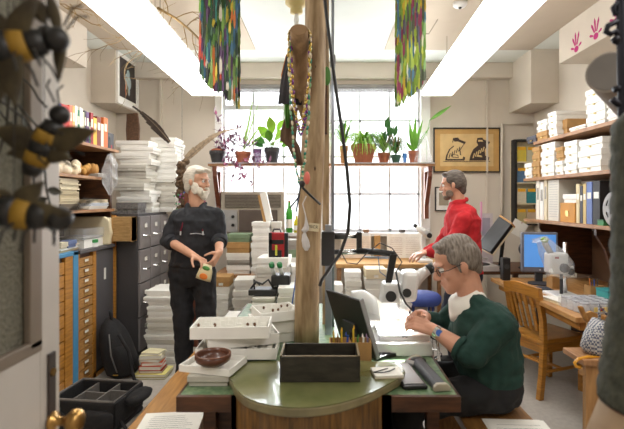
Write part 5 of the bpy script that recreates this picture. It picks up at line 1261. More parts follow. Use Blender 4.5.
hk = [P(600,357.5,2.32),P(588,357,2.3),P(578,359,2.29),P(574.5,363,2.28),P(576,366.5,2.28),P(580,367.5,2.28)]
MB().tube(hk, .0085, M('amber_handle', srgb(214,150,40), .25, coat=.5), n=10).build('handle', None, t, world=True, smooth=True)
MB().tube([hk[0], hk[0]+Vector((.25,.06,.0))], [.012,.02], C(46,60,52), n=10).build('furled_canopy', None, t, world=True, smooth=True)
t = thing('checked_bag', 'blue and white checked cloth bag on the pine bench', 'bag', (P(590,345,2.38).x, 2.38, zt+.031))
ck = M('checked_cloth', srgb(206,206,204), .9, var=.1, scale=40)
nt = ck.node_tree; chk = nt.nodes.new('ShaderNodeTexChecker'); chk.inputs['Scale'].default_value = 90; chk.inputs[1].default_value = (*srgb(186,184,180), 1); chk.inputs[2].default_value = (*srgb(90,94,112), 1)
tcn = [q for q in nt.nodes if q.type == 'TEX_COORD'][0]; nt.links.new(tcn.outputs['Object'], chk.inputs[0]); nt.links.new(chk.outputs[0], nt.nodes['Principled BSDF'].inputs['Base Color'])
MB().rings([((dx, 0, z), (w,0,0), (0,.07,0)) for z, w, dx in ((0,.05,.03),(.03,.075,.03),(.09,.06,.035),(.14,.04,.045),(.17,.02,.055))], ck, n=18).build('bag_body', None, t, smooth=True)
MB().tube([(.05,0,.18),(.06,.02,.25),(.09,0,.2)], .008, ck).build('handle', None, t, smooth=True)
t = thing('wooden_chair', 'brown wooden chair back partly seen at the right edge', 'chair', (1.72, 2.62, 0))
MB().hexa([Vector(v) for v in ((1.54,2.66,.78),(1.57,2.66,.78),(1.57,2.69,.78),(1.54,2.69,.78))], [Vector(v) for v in ((1.50,2.66,.87),(1.53,2.66,.87),(1.53,2.69,.87),(1.50,2.69,.87))]).box(1.555,1.59,2.66,2.69,0,.78).build('rear_post', oakh_m, t, world=True, bevel=.01)
MB().prism([(-.03,.82),(.02,.84),(.12,.80),(.3,.78),(.3,.72),(.1,.74),(0,.76)], (1.56,2.67,0), (1,0,0), (0,0,1), (0,.02,0)).build('arm_rail', oakh_m, t, world=True, bevel=.004)
MB().box(1.58,1.95,2.665,2.8,.42,.46).build('seat', oakh_m, t, world=True); MB().box(1.92,1.95,2.66,2.69,0,.8).build('rear_post', oakh_m, t, world=True)
# ------------------------------------------------------------------ microscope on the green desk
MY = 2.34
t = thing('boom_microscope', 'large white boom-mounted microscope used by the man in green', 'microscope', (.3, MY, DZ))
MB().box(P(325,0,2.55).x, P(332,0,2.55).x, 2.53, 2.57, DZ+.001, 1.36).build('post', M('galvanised', srgb(150,156,166)), t, world=True, bevel=.003)
a, b_ = P(321.5,266,2.48), P(332.5,232,2.48); MB().box(a.x, b_.x+.012, 2.48, 2.60, a.z, b_.z).build('clamp_block', black_m, t, world=True, bevel=.006)
for yy in (236, 252): MB().tube([P(332,yy,2.53), P(360,yy,2.53)], .014, chrome_m, n=12).build('arm_rod', None, t, world=True, smooth=True)
MB().tube([P(332,236,2.53), P(347,236,2.53)], .019, black_m, n=12).build('rod_sleeve', None, t, world=True, smooth=True)
MB().box(P(357,0,2.5).x, P(362,0,2.5).x, 2.50, 2.56, P(0,254,2.5).z, P(0,232,2.5).z).build('joint_plate', black_m, t, world=True, bevel=.005)
MB().tube([P(360,251,2.5), P(378,252,2.42), P(394,254,MY)], [.017,.017,.015], black_m, n=12).build('cross_arm', None, t, world=True, smooth=True)
MB().tube([P(365,257,2.48), P(392,258,MY)], .006, C(170,176,190,.3)).build('cross_rod', None, t, world=True, smooth=True)
MB().hexa([P(385,285,MY)+Vector((0,d,0)) for d in (-.015,.015)]+[P(391,285,MY)+Vector((0,d,0)) for d in (.015,-.015)], [P(390,254,MY)+Vector((0,d,0)) for d in (-.015,.015)]+[P(397,254,MY)+Vector((0,d,0)) for d in (.015,-.015)]).build('drop_arm', black_m, t, world=True, bevel=.004)
def pxbox(x0, y0, x1, y1, Y0, Y1, m, nm, bev=.01, sk=0):
    a, b_ = P(x0, y1, Y0), P(x1, y0, Y0)
    MB().hexa([Vector((a.x,Y0,a.z)),Vector((b_.x,Y0,a.z)),Vector((b_.x,Y1,a.z)),Vector((a.x,Y1,a.z))], [Vector((a.x+sk,Y0,b_.z)),Vector((b_.x+sk,Y0,b_.z)),Vector((b_.x+sk,Y1,b_.z)),Vector((a.x+sk,Y1,b_.z))]).build(nm, m, t, world=True, bevel=bev)
pxbox(381, 284, 399, 304, 2.29, 2.40, plasticw_m, 'focus_block', .01, .015)
pxbox(400, 272, 417, 303, 2.29, 2.41, plasticw_m, 'head', .02, .02)
MB().tube([P(413,283,2.34), P(419,276,2.34), P(429,269.5,2.33)], [.038,.03,.024], plasticw_m, n=16).build('eyepiece_tube', None, t, world=True, smooth=True)
MB().tube([P(428,270,2.33), P(434,266,2.33)], [.028,.024], black_m, n=16).build('eyecup', None, t, world=True, smooth=True)
MB().tube([P(413,283,2.42), P(429,269.5,2.41)], [.03,.022], plasticw_m, n=16).build('eyepiece_tube', None, t, world=True, smooth=True)
for (x, y, r) in ((391,296.5,.027),(407,293,.022)): MB().tube([P(x,y,2.25), P(x,y,2.29)+Vector((0,.002,0))], r, black_m, n=22).build('focus_knob', None, t, world=True, smooth=False)
MB().tube([P(407,302,2.34), P(403,314,2.34)], [.03,.024], plasticw_m, n=18).build('objective', None, t, world=True, smooth=True)
MB().lathe([(.036,0),(.036,-.014),(.026,-.014),(.026,0)], P(402,314,2.34), m=light_m, n=24, close=True).build('ring_light', None, t, world=True)
MB().tube([P(396,272,2.3),P(400,292,2.26),P(406,304,2.24),P(412,310,2.24)], .005, black_m).tube([P(341,252,2.5),P(347,263,2.48),P(357,264,2.46),P(366,254,2.42),P(380,243,2.36),P(392,248,2.32),P(402,262,2.31),P(396,272,2.3)], .003, C(60,60,64)).tube([P(378,256,2.4),P(380,272,2.4),P(388,278,2.36),P(392,284,2.33)], .0025, C(90,110,150)).build('cable', None, t, world=True, smooth=True)
t = thing('light_base', 'white two-tier light box base on the green desk', 'light box', (.45, 2.35, DZ))
a, b_ = P(367,358,2.17), P(432,344,2.17); z1 = 1.5-144*2.17/F
MB().box(a.x, .52, 2.18, 2.62, DZ+.001, z1).build('lower_case', plasticw_m, t, world=True, bevel=.006)
a2, b2 = P(379,344,2.22), P(432,335,2.22); z2 = 1.5-134.5*2.22/F
MB().box(a2.x, .518, 2.21, 2.60, z1, z2).build('upper_case', plasticw_m, t, world=True, bevel=.006)
MB().box(a2.x+.02, .46, 2.26, 2.56, z2, z2+.003).build('stage_plate', paper_m, t, world=True)
text_part('IPU', .018, 'printed_mark', C(90,90,96), t, Vector((P(405,0,2.205).x, 2.2095, z1+.018))-Vector(t.location), (PI/2,0,0))
t = thing('white_lamp_arm', 'white curved lamp body glowing left of the microscope', 'lamp', (.2, 2.5, z1))
cpts = [P(352,296,2.62),P(362,297,2.6),P(371,303,2.58),P(375,312,2.56),P(374,324,2.54)]
cpts.append(Vector((cpts[-1].x-.01, 2.5, z1+.012)))
MB().tube(cpts, [.03,.042,.046,.044,.042,.05], plasticw_m, n=18).build('arm', None, t, world=True, smooth=True)
MB().lathe([(.075,0),(.075,.015),(.04,.03),(.002,.03)], Vector((cpts[-1].x, 2.5, z1+.001)), m=plasticw_m, n=24).build('base', None, t, world=True, smooth=True)
MB().hexa([P(383,334,2.45),P(399,334,2.45),P(399,334,2.5),P(383,334,2.5)], [P(377,300,2.45),P(396,303,2.45),P(396,303,2.5),P(377,300,2.5)]).build('diffuser_card', paper_m, t, world=True)
# spot lamp of the microscope illuminator
ld = bpy.data.lights.new('microscope_lamp', 'SPOT'); ld.energy = 45; ld.spot_size = 1.9; ld.spot_blend = .6; ld.shadow_soft_size = .03
lo = bpy.data.objects.new('microscope_lamp', ld); COL.objects.link(lo); lo.location = P(395, 309, 2.34)+Vector((0,-.06,0)); lo.rotation_euler = (0.1, .25, 0)
# ================================================================== people
def frame_m(origin, fwd, up=(0,0,1), s=1.0):
    f_ = Vector(fwd).normalized(); u_ = Vector(up); u_ = (u_-f_*u_.dot(f_)).normalized(); l_ = u_.cross(f_)
    m = Matrix(((f_.x,l_.x,u_.x,0),(f_.y,l_.y,u_.y,0),(f_.z,l_.z,u_.z,0),(0,0,0,1)))
    return Matrix.Translation(Vector(origin)) @ m @ Matrix.Scale(s, 4)
class HB:
    """adds head-space shapes to an MB"""
    def __init__(s, mb, T): s.mb = mb; s.T = T; s.R = T.to_3x3()
    def e(s, c, r, m=None, rot=None, n=16, k=10):
        R_ = s.R if rot is None else s.R @ rot
        s.mb.ell(s.T @ Vector(c), r, m, R_, n, k)
    def c(s, a, ra, b, rb, m=None):
        sc = s.T.to_scale()[0]; s.mb.cap(s.T @ Vector(a), ra*sc, s.T @ Vector(b), rb*sc, m)
def head(mb, T, neck_to, neck_r=.056):
    h = HB(mb, T)
    h.e((-.015,0,.035), (.098,.077,.083)); h.e((.03,0,-.03), (.060,.060,.085)); h.e((.0,0,-.04), (.065,.064,.06))
    h.e((.060,0,-.097), (.026,.030,.022)); h.e((.045,0,-.075), (.045,.045,.035))
    h.c((.086,0,.012), .010, (.106,0,-.026), .0125); h.e((.100,.012,-.032), (.011,.009,.008)); h.e((.100,-.012,-.032), (.011,.009,.008))
    h.e((.076,0,.026), (.018,.052,.011)); h.e((.058,.036,-.026), (.024,.022,.022)); h.e((.058,-.036,-.026), (.024,.022,.022))
    h.e((.087,0,-.060), (.009,.024,.006)); h.e((.085,0,-.070), (.009,.021,.006))
    for s_ in (-1, 1):
        h.e((-.005,s_*.079,-.010), (.017,.008,.031)); h.e((-.010,s_*.084,-.004), (.016,.007,.024))
    mb.cap(T @ Vector((-.025,0,-.06)), neck_r*T.to_scale()[0], Vector(neck_to), neck_r*1.12)
def eyes(T, parent, look=0):
    for s_ in (-1, 1):
        mb = MB(); h = HB(mb, T); h.e((.076,s_*.030,.004), (.0125,.0125,.0115), eyew_m); h.e((.0855,s_*.030+look,.004), (.004,.006,.006), iris_m, n=10, k=6)
        mb.build('eye', None, parent, smooth=True, world=True)
        mb = MB(); h = HB(mb, T); h.e((.084,s_*.031,.022), (.006,.019,.004)); mb.build('eyebrow', parent_hair[0], parent, smooth=True, world=True)
parent_hair = [hairg_m]
def hand(mb, wrist, d, n, thumb, L=.185, curl=(.35,.5,.4), spread=.012, s=1.0):
    """d: direction of the hand, n: palm normal (fingers curl toward it), thumb: side of thumb"""
    w = Vector(wrist); d = Vector(d).normalized(); n = Vector(n); n = (n-d*n.dot(d)).normalized(); t_ = d.cross(n); 
    if t_.dot(Vector(thumb)) < 0: t_ = -t_
    pl_ = .095*s
    for a in (-.028,-.010,.010,.028):
        mb.cap(w+d*.005+t_*a*.7*s, .015*s, w+d*pl_+t_*a*s, .0125*s)
    mb.cap(w-d*.02, .024*s, w+d*.03, .024*s)
    for i, (a, ln, r) in enumerate(((-.030,.062,.0078),(-.0105,.078,.0086),(.0105,.084,.0090),(.030,.074,.0088))):
        p = w+d*(pl_-.003)+t_*a*s; dd = d.copy(); ang = 0
        for k, fr in enumerate((.45,.30,.25)):
            ang += curl[k]; dd = (d*math.cos(ang)+n*math.sin(ang)+t_*a*spread*8).normalized(); q = p+dd*ln*fr*s
            mb.cap(p, r*(1-.06*k)*s, q, r*(.94-.08*k)*s, n=10); p = q
    p = w+d*.022*s+t_*.026*s+n*.006*s
    for k, (ln, r) in enumerate(((.042,.0135),(.032,.0105),(.026,.009))):
        dd = (d*(.62+.12*k)+t_*(.62-.28*k)+n*(.35+.15*k)).normalized(); q = p+dd*ln*s; mb.cap(p, r*s, q, r*.92*s, n=10); p = q
def limb(mb, pts, rs, m=None):
    for i in range(len(pts)-1): mb.cap(pts[i], rs[i], pts[i+1], rs[i+1], m, n=14)
def shoe(mb, ankle, d, L=.27):
    a = Vector(ankle); d = Vector(d).normalized(); d.z = 0
    mb.cap(a+Vector((0,0,-.02)), .045, Vector((a.x,a.y,.045)), .044); mb.cap(Vector((a.x,a.y,.042))-d*.04, .04, Vector((a.x,a.y,.040))+d*(L-.10), .038)
V = Vector
# ---- man in black (standing, left)
def man_black():
    t = thing('person', 'standing white-bearded person in black shirt holding a small packet', 'person', (-1.03, 3.58, 0))
    Y = 3.58; p = lambda x, y, dy=0: P(x, y, Y+dy)
    hc = p(198, 181.5); T = frame_m(hc, (.92,-.38,-.08), (0,0,1), .98)
    shR, shL = p(178.5,217,.02), p(216.5,216,.0); elR, elL = p(168,240,-.02), p(219.5,238,-.02)
    wrR, wrL = P(194,256,Y-.26), P(219,253,Y-.22)
    chest = p(198,225); nb = p(197,205,.02)
    hipc = p(192.5,268)
    kR, kL = V((-1.12,Y-.02,.52)), V((-.93,Y-.04,.52)); aR, aL = V((-1.13,Y+.04,.09)), V((-.88,Y+.04,.09))
    hR, hL = hipc+V((-.09,0,-.03)), hipc+V((.09,0,-.03))
    mb = MB(); head(mb, T, nb)
    torso = [(hipc+V((0,0,-.08)),.14,.09),(hipc+V((0,0,.0)),.15,.1),(hipc+V((.01,0,.12)),.135,.09),(chest+V((0,0,-.08)),.145,.095),(chest+V((0,0,.04)),.155,.095),(chest+V((0,0,.10)),.13,.07),(nb+V((0,0,-.03)),.06,.055)]
    mb.rings([(c,(w,0,0),(0,d,0)) for c,w,d in torso])
    for sh, el, wr in ((shR,elR,wrR),(shL,elL,wrL)): limb(mb, [sh,el,wr], [.052,.042,.027])
    for h_, k_, a_ in ((hR,kR,aR),(hL,kL,aL)): limb(mb, [h_,k_,a_], [.065,.048,.038])
    cR = P(206,264,Y-.32); 
    hand(mb, wrR, cR+V((-.01,.0,.02))-wrR, (0,-.2,-1), (.3,-1,.3), curl=(.5,.6,.4)); hand(mb, wrL, cR+V((.03,.0,-.03))-wrL, (-1,-.1,-.1), (-.2,-1,.3), curl=(.4,.6,.5))
    for a_ in (aR, aL): shoe(mb, a_, (.1,-1,0), .25)
    mb.build('body', skin_m, t, world=True, remesh=.0055, smooth_it=3)
    # shirt
    mb = MB(); mb.rings([(c,(w,0,0),(0,d,0)) for c,w,d in [(hipc+V((0,0,.02)),.185,.135),(hipc+V((.01,0,.12)),.175,.13),(chest+V((0,0,-.08)),.185,.13),(chest+V((0,0,.04)),.20,.135),(chest+V((0,.01,.085)),.185,.12),(chest+V((0,.01,.125)),.13,.10),(nb+V((0,0.01,-.015)),.074,.066)]])
    for sh, el, wr in ((shR,elR,wrR),(shL,elL,wrL)):
        limb(mb, [V((nb.x,nb.y,sh.z+.03)).lerp(sh,.3), sh, el], [.06,.068,.062]); fw = (wr-el).normalized(); limb(mb, [el, el+fw*.06], [.062,.057])
    for s_ in (-1, 1): mb.cap(nb+V((s_*.064,-.0,.012)), .016, nb+V((s_*.056,-.060,-.01)), .016); mb.cap(nb+V((s_*.056,-.060,-.01)), .018, nb+V((s_*.05,-.105,-.06)), .016)
    mb.build('shirt', shirt_m, t, world=True, remesh=.0065, smooth_it=3)
    for el, wr in ((elR,wrR),(elL,wrL)):
        fw = (wr-el).normalized(); mb = MB(); mb.tube([el+fw*.035, el+fw*.085], [.066,.06], n=18); mb.build('rolled_cuff', shirt_m, t, smooth=True, world=True, bevel=.006)
    mb = MB(); mb.rings([(hipc+V((0,0,.06)),(.172,0,0),(0,.125,0)),(hipc,(.182,0,0),(0,.132,0)),(hipc+V((0,0,-.08)),(.185,0,0),(0,.125,0)),(hipc+V((0,0,-.14)),(.16,0,0),(0,.1,0))])
    for h_, k_, a_ in ((hR,kR,aR),(hL,kL,aL)): limb(mb, [h_,k_,a_+V((0,0,-.01))], [.10,.078,.066])
    mb.build('trousers', jean_m, t, world=True, remesh=.008, smooth_it=3)
    MB().rings([(hipc+V((0,0,.055)),(.176,0,0),(0,.129,0)),(hipc+V((0,0,.02)),(.185,0,0),(0,.135,0))], n=28).build('belt', C(30,28,30,.4), t, smooth=True, world=True)
    for a_ in (aR, aL):
        mb = MB(); a2 = V(a_); d = V((.1,-1,0)).normalized(); mb.cap(V((a2.x,a2.y,.05))-d*.045,.05,V((a2.x,a2.y,.047))+d*.16,.046); mb.build('shoe', black_m, t, world=True, remesh=.008, smooth_it=2)
    # hair and beard
    mb = MB(); h = HB(mb, T)
    h.e((-.020,0,.072), (.090,.081,.060)); h.e((-.065,0,.015), (.060,.082,.095)); h.e((-.07,0,-.05), (.045,.066,.06))
    for s_ in (-1, 1): h.e((-.035,s_*.070,.03), (.055,.020,.065)); h.e((-.045,s_*.066,-.03), (.03,.018,.06)); h.e((.045,s_*.045,.088), (.04,.03,.022))
    h.e((.045,0,.100), (.032,.05,.016)); mb.build('hair', hairw_m, t, world=True, remesh=.006, smooth_it=2)
    mb = MB(); h = HB(mb, T)
    h.e((.056,0,-.092), (.042,.050,.034)); h.e((.068,0,-.112), (.030,.034,.034)); h.e((.090,0,-.050), (.014,.034,.009)); h.e((.080,0,-.078), (.018,.030,.014))
    for s_ in (-1, 1): h.e((.020,s_*.058,-.055), (.040,.013,.05)); h.e((.06,s_*.044,-.075), (.03,.016,.034)); h.e((-.002,s_*.068,-.02), (.014,.012,.05))
    mb.build('beard', M('white_beard', srgb(226,218,204), .85, var=.08, scale=50, bump=.5), t, world=True, remesh=.005, smooth_it=9)
    parent_hair[0] = hairw_m; eyes(T, t)
    # burgundy lanyard
    n1 = nb+V((0,0,.02))
    for s_ in (-1, 1):
        MB().tube([nb+V((s_*.065,.0,.035)), nb+V((s_*.062,-.075,-.03)), nb+V((s_*.066,-.128,-.11)), nb+V((s_*.085,-.142,-.20))], .006, C(120,24,50)).build('cord', None, t, world=True, smooth=True)
        MB().tube([nb+V((s_*.085,-.142,-.20)), nb+V((s_*.087,-.144,-.23))], .006, C(190,190,190)).build('cord_end', None, t, world=True)
    MB().tube([chest+V((-.02,-.145,-.06)), chest+V((.03,-.15,-.055)), chest+V((.09,-.145,-.065))], .0025, C(190,190,196)).build('glasses_on_shirt', None, t, world=True)
    # packet
    q = thing('small_packet', 'small clear packet with orange and green contents held in hands', 'packet', cR+V((.01,-.025,-.03)), (0,.3,.0))
    MB().rings([((0,0,-.085),(.055,0,0),(0,.012,0)),((0,0,-.06),(.055,0,0),(0,.022,0)),((0,0,-.01),(.048,0,0),(0,.018,0)),((0,0,.03),(.03,0,0),(0,.008,0))], C(214,200,160,.3), n=16).build('packet_body', None, q, smooth=True)
    MB().ell((.0,-.02,-.055), (.03,.006,.022), C(220,120,40)).build('orange_contents', None, q, smooth=True); MB().ell((.0,-.014,.005), (.028,.008,.016), C(80,140,70)).build('green_label', None, q, smooth=True)
man_black()
# ---- man in red
def man_red():
    t = thing('person', 'person in red pullover standing with back to the seated one', 'person', (1.17, 3.95, 0))
    Y = 3.95; p = lambda x, y, dy=0: P(x, y, Y+dy)
    hc = p(452.5, 185); T = frame_m(hc, (-.93,.28,-.12), (0,0,1), 1.02)
    nb = p(459,204); chest = p(462,226); hipc = p(465,272)
    shN, shF = p(464,219,-.17), p(458,217,.17); elN, elF = p(448,252,-.2), p(438,248,.2); wrN, wrF = p(428,252,-.1), p(424,252,.1)
    hN, hF = hipc+V((0,-.09,0)), hipc+V((0,.09,0)); kN, kF = V((1.16,Y-.10,.5)), V((1.12,Y+.1,.5)); aN, aF = V((1.2,Y-.1,.09)), V((1.18,Y+.12,.09))
    mb = MB(); head(mb, T, nb)
    def tor(e_): return [(hipc+V((0,0,-.08)),.11+e_,.16+e_),(hipc,.125+e_,.17+e_),(hipc+V((-.01,0,.13)),.115+e_,.155+e_),(chest+V((0,0,-.06)),.125+e_,.175+e_),(chest+V((0,0,.07)),.12+e_,.19+e_),(chest+V((-.01,0,.14)),.09+e_,.16+e_),(nb,.062+e_*.6,.07+e_*.6)]
    mb.rings([(c,(a,0,0),(0,b_,0)) for c,a,b_ in tor(-.015)])
    for s_ in ((shN,elN,wrN),(shF,elF,wrF)): limb(mb, s_, [.052,.04,.027])
    for s_ in ((hN,kN,aN),(hF,kF,aF)): limb(mb, s_, [.065,.048,.038])
    for wr in (wrN, wrF): hand(mb, wr, (-1,.1,-.3), (0,0,-1), (0,-1 if wr is wrF else 1,.2))
    for a_ in (aN, aF): shoe(mb, a_, (-1,.1,0))
    mb.build('body', skin2_m, t, world=True, remesh=.006, smooth_it=3)
    mb = MB(); mb.rings([(c,(a,0,0),(0,b_,0)) for c,a,b_ in tor(.028)[1:]])
    for sh, el, wr in ((shN,elN,wrN),(shF,elF,wrF)): limb(mb, [sh, el, el.lerp(wr,.85)], [.074,.058,.046])
    mb.tube([nb+V((.062*math.cos(a),.066*math.sin(a),.022+.018*math.cos(a))) for a in [i*PI/8 for i in range(17)]], .021)
    mb.build('pullover', red_sw_m, t, world=True, remesh=.0065, smooth_it=3)
    mb = MB(); mb.rings([(hipc+V((0,0,.07)),(.135,0,0),(0,.18,0)),(hipc,(.145,0,0),(0,.19,0)),(hipc+V((0,0,-.1)),(.13,0,0),(0,.17,0))])
    for s_ in ((hN,kN,aN),(hF,kF,aF)): limb(mb, [s_[0],s_[1],s_[2]], [.10,.075,.064])
    mb.build('trousers', navy_m, t, world=True, remesh=.009, smooth_it=3)
    for a_ in (aN, aF):
        mb = MB(); mb.cap(V((a_.x+.045,a_.y,.05)),.05,V((a_.x-.16,a_.y,.047)),.046); mb.build('shoe', black_m, t, world=True, remesh=.009, smooth_it=2)
    mb = MB(); h = HB(mb, T); h.e((-.020,0,.072), (.089,.080,.058)); h.e((-.062,0,.015), (.060,.082,.09)); h.e((-.075,0,-.045), (.035,.062,.05))
    for s_ in (-1, 1): h.e((-.045,s_*.07,.02), (.05,.018,.06)); h.e((.012,s_*.072,.045), (.035,.014,.035)); h.e((.006,s_*.074,-.0), (.010,.010,.03))
    h.e((.042,0,.100), (.036,.055,.018)); mb.build('hair', haird_m, t, world=True, remesh=.006, smooth_it=2)
    mb = MB(); h = HB(mb, T); h.e((.055,0,-.098), (.038,.044,.028)); h.e((.089,0,-.052), (.010,.028,.007))
    for s_ in (-1, 1): h.e((.032,s_*.055,-.07), (.034,.010,.034))
    mb.build('beard', M('short_grey_beard', srgb(120,104,92), .85, var=.2, scale=60, bump=.4), t, world=True, remesh=.005, smooth_it=2)
    parent_hair[0] = haird_m; eyes(T, t)
man_red()
# ---- man in green
def man_green():
    t = thing('person', 'seated grey-haired person in dark green sweater bending to the microscope', 'person', (.8, 2.2, 0))
    Y = 2.2; p = lambda x, y, dy=0: P(x, y, Y+dy)
    hc = p(455.5, 264); T = frame_m(hc, (-.93,-.06,-.36), (-.36,0,.93), 1.10)
    nb = p(473,304); 
    secs = [((.80,0,.63),.125,.17),((.80,0,.68),.145,.185),((.785,0,.76),.15,.18),((.775,0,.84),.15,.185),((.775,0,.92),.138,.195),((.762,0,.98),.11,.175),((nb.x+.018,0,1.005),.08,.098)]
    def tor(e_): return [(V((c[0],Y,c[2])),(a+e_,0,0),(0,b_+e_,0)) for c,a,b_ in secs]
    shN, shF = V((.775,Y-.165,.935)), V((.76,Y+.18,.94))
    elN, elF = p(472,356,-.20), V((.62,Y+.24,.80))
    wrN, wrF = P(434,330,2.14), V((.50,Y+.14,.905))
    hN, hF = V((.79,Y-.10,.605)), V((.79,Y+.10,.605)); kN, kF = V((.38,Y-.12,.56)), V((.38,Y+.12,.56)); aN, aF = V((.40,Y-.14,.09)), V((.42,Y+.12,.09))
    mb = MB(); head(mb, T, nb, .058); mb.rings(tor(-.035))
    limb(mb, [shN,elN,elN.lerp(wrN,.4),wrN], [.055,.046,.043,.029]); limb(mb, [shF,elF,wrF], [.055,.044,.029])
    for s_ in ((hN,kN,aN),(hF,kF,aF)): limb(mb, s_, [.055,.048,.036])
    tip = P(411,322,2.16)
    hand(mb, wrN, tip-wrN, (-.2,.6,-.6), (-.2,.2,1), curl=(.55,.75,.5), s=1.0)
    hand(mb, wrF, V((tip.x-.0,Y+.04,tip.z+.01))-wrF, (-.2,-.7,-.3), (-.2,-.2,1), curl=(.4,.6,.5))
    for a_ in (aN, aF): shoe(mb, a_, (-1,0,0))
    mb.build('body', skin2_m, t, world=True, remesh=.005, smooth_it=3)
    mb = MB(); mb.rings(tor(.012))
    fw = (wrN-elN).normalized(); limb(mb, [shN, elN+V((.012,0,.012)), elN+fw*.018], [.078,.064,.060])
    fw2 = (wrF-elF).normalized(); limb(mb, [shF, elF, elF+fw2*.10], [.08,.068,.058])
    mb.cap(shN, .08, V((nb.x,Y-.06,1.0)), .06); mb.cap(shF, .08, V((nb.x,Y+.06,1.0)), .06)
    mb.build('sweater', green_sw_m, t, world=True, remesh=.006, smooth_it=3)
    mb = MB(); mb.tube([elN+fw*.045, elN+fw*.075], [.063,.057], n=20); mb.build('cuff', green_sw_m, t, smooth=True, world=True, bevel=.008)
    # collar
    mb = MB(); cR_ = []
    up_ = (hc-nb).normalized(); si = V((0,1,0)); fr = up_.cross(si).normalized()
    if fr.x > 0: fr = -fr
    for k, (o, r1, r2) in enumerate(((.0,.094,.108),(.03,.088,.095),(.065,.076,.078))):
        cR_.append([nb+V((-.022,0,0))+up_*o+fr*math.cos(2*PI*i/22)*r1+si*math.sin(2*PI*i/22)*r2-V((0,0,(.045,.03,.02)[k]*max(0,math.cos(2*PI*i/22)))) for i in range(22)])
    mb.loft(cR_)
    mb.build('shirt_collar', collar_m, t, world=True, smooth=True)
    mb = MB(); mb.rings([(V((.80,Y,.69)),(.14,0,0),(0,.18,0)),(V((.80,Y,.62)),(.15,0,0),(0,.19,0)),(V((.79,Y,.55)),(.145,0,0),(0,.18,0)),(V((.78,Y,.515)),(.11,0,0),(0,.14,0))])
    for s_ in ((hN,kN,aN),(hF,kF,aF)): limb(mb, s_, [.090,.075,.064])
    mb.build('trousers', M('black_trousers', srgb(24,24,26), .9), t, world=True, remesh=.008, smooth_it=3)
    for a_ in (aN, aF):
        mb = MB(); mb.cap(V((a_.x+.045,a_.y,.05)),.05,V((a_.x-.16,a_.y,.047)),.046); mb.build('shoe', black_m, t, world=True, remesh=.009, smooth_it=2)
    mb = MB(); h = HB(mb, T); h.e((-.020,0,.072), (.089,.080,.058)); h.e((-.062,0,.02), (.060,.084,.085)); h.e((-.078,0,-.035), (.030,.062,.045))
    for s_ in (-1, 1): h.e((-.045,s_*.072,.025), (.052,.020,.055)); h.e((.015,s_*.074,.045), (.035,.014,.035)); h.e((.010,s_*.076,.005), (.010,.008,.035))
    h.e((.036,0,.102), (.036,.055,.016)); mb.build('hair', hairg_m, t, world=True, remesh=.006, smooth_it=2)
    parent_hair[0] = hairg_m; eyes(T, t)
    mb = MB(); TT = lambda x, y, z: T @ V((x, y, z))
    for s_ in (-1, 1):
        mb.tube([TT(.094, s_*.033+.021*math.cos(a), .0+.016*math.sin(a)) for a in [i*PI/7 for i in range(15)]], .0018, black_m, n=6)
        mb.tube([TT(.094, s_*.054, .006), TT(.06, s_*.076, .004), TT(-.005, s_*.086, .010), TT(-.02, s_*.086, -.008)], .0022, black_m, n=6)
    mb.tube([TT(.095,-.012,.004), TT(.104,0,.008), TT(.095,.012,.004)], .0018, black_m, n=6); mb.build('eyeglasses', None, t, world=True)
    fwd_ = fw; mb = MB(); wc = wrN-fw*.022
    mb.tube([wc-fw*.011, wc+fw*.011], .0325, chrome_m, n=22); mb.build('watch_strap', None, t, world=True, smooth=False)
    ndir = V((-.1,-1,.25)).normalized(); mb = MB(); mb.tube([wc+ndir*.031, wc+ndir*.041], .019, chrome_m, n=20); mb.tube([wc+ndir*.041, wc+ndir*.0425], .015, C(70,110,190,.3), n=20); mb.build('watch_face', None, t, world=True)
man_green()
t = thing('specimen', 'small pale specimen pinched in the seated person\'s bright hands', 'specimen', P(409,318,2.18)); MB().ell((0,0,0),(.014,.010,.012),M('pale_specimen', srgb(220,170,150), .6)).ell((.012,.0,.006),(.008,.007,.007)).build('specimen_body', None, t, smooth=True)
# ================================================================== open door, foreground
t = thing('door_1', 'x', 'x', (-.64, .6, 0)); del t['label'], t['category']; t['kind'] = 'structure'
DX = -.64; dm = M('cream_door_paint', srgb(190,184,178), .4, var=.03, coat=.2)
def dbox(y0, y1, z0, z1, nm, m, x0=DX-.04, x1=DX, bev=.002): return MB().box(x0, x1, y0, y1, z0, z1).build(nm, m, t, world=True, bevel=bev)
GZ = 1.5-(345-200)*1.014/F
dbox(1.012, 1.085, 0.01, 2.08, 'door_stile', dm); dbox(.20, .30, 0.01, 2.08, 'door_stile', dm); dbox(.30, 1.012, .90, GZ, 'door_rail', dm); dbox(.30, 1.012, 0.01, .25, 'door_rail', dm); dbox(.30,1.012, 1.98, 2.08, 'door_rail', dm)
dbox(.30, 1.012, .25, .90, 'door_panel', dm, DX-.028, DX-.012)
mb = MB(); mb.box(DX-.012, DX+.004, .972, 1.014, GZ, 1.98).box(DX-.012, DX+.004, .30, 1.014, GZ-.012, GZ+.016); mb.build('glazing_bead', M('bead_paint', srgb(120,108,96), .4), t, world=True, bevel=.003)
pg_ = M('pebbled_glass', srgb(150,148,134), .25, var=.15, scale=120, bump=1.0, trans=.45); pg_.node_tree.nodes['Principled BSDF'].inputs['IOR'].default_value = 1.3
dbox(.30, 1.012, GZ, 1.98, 'door_pane', pg_, DX-.024, DX-.016)
dbox(1.035, 1.062, .96, 1.13+.015, 'lock_plate', C(60,50,46,.35), DX, DX+.006)
MB().tube([(DX+.006,1.048,1.10),(DX+.010,1.048,1.10)], .009, brass_m, n=14).build('keyhole', None, t, world=True)
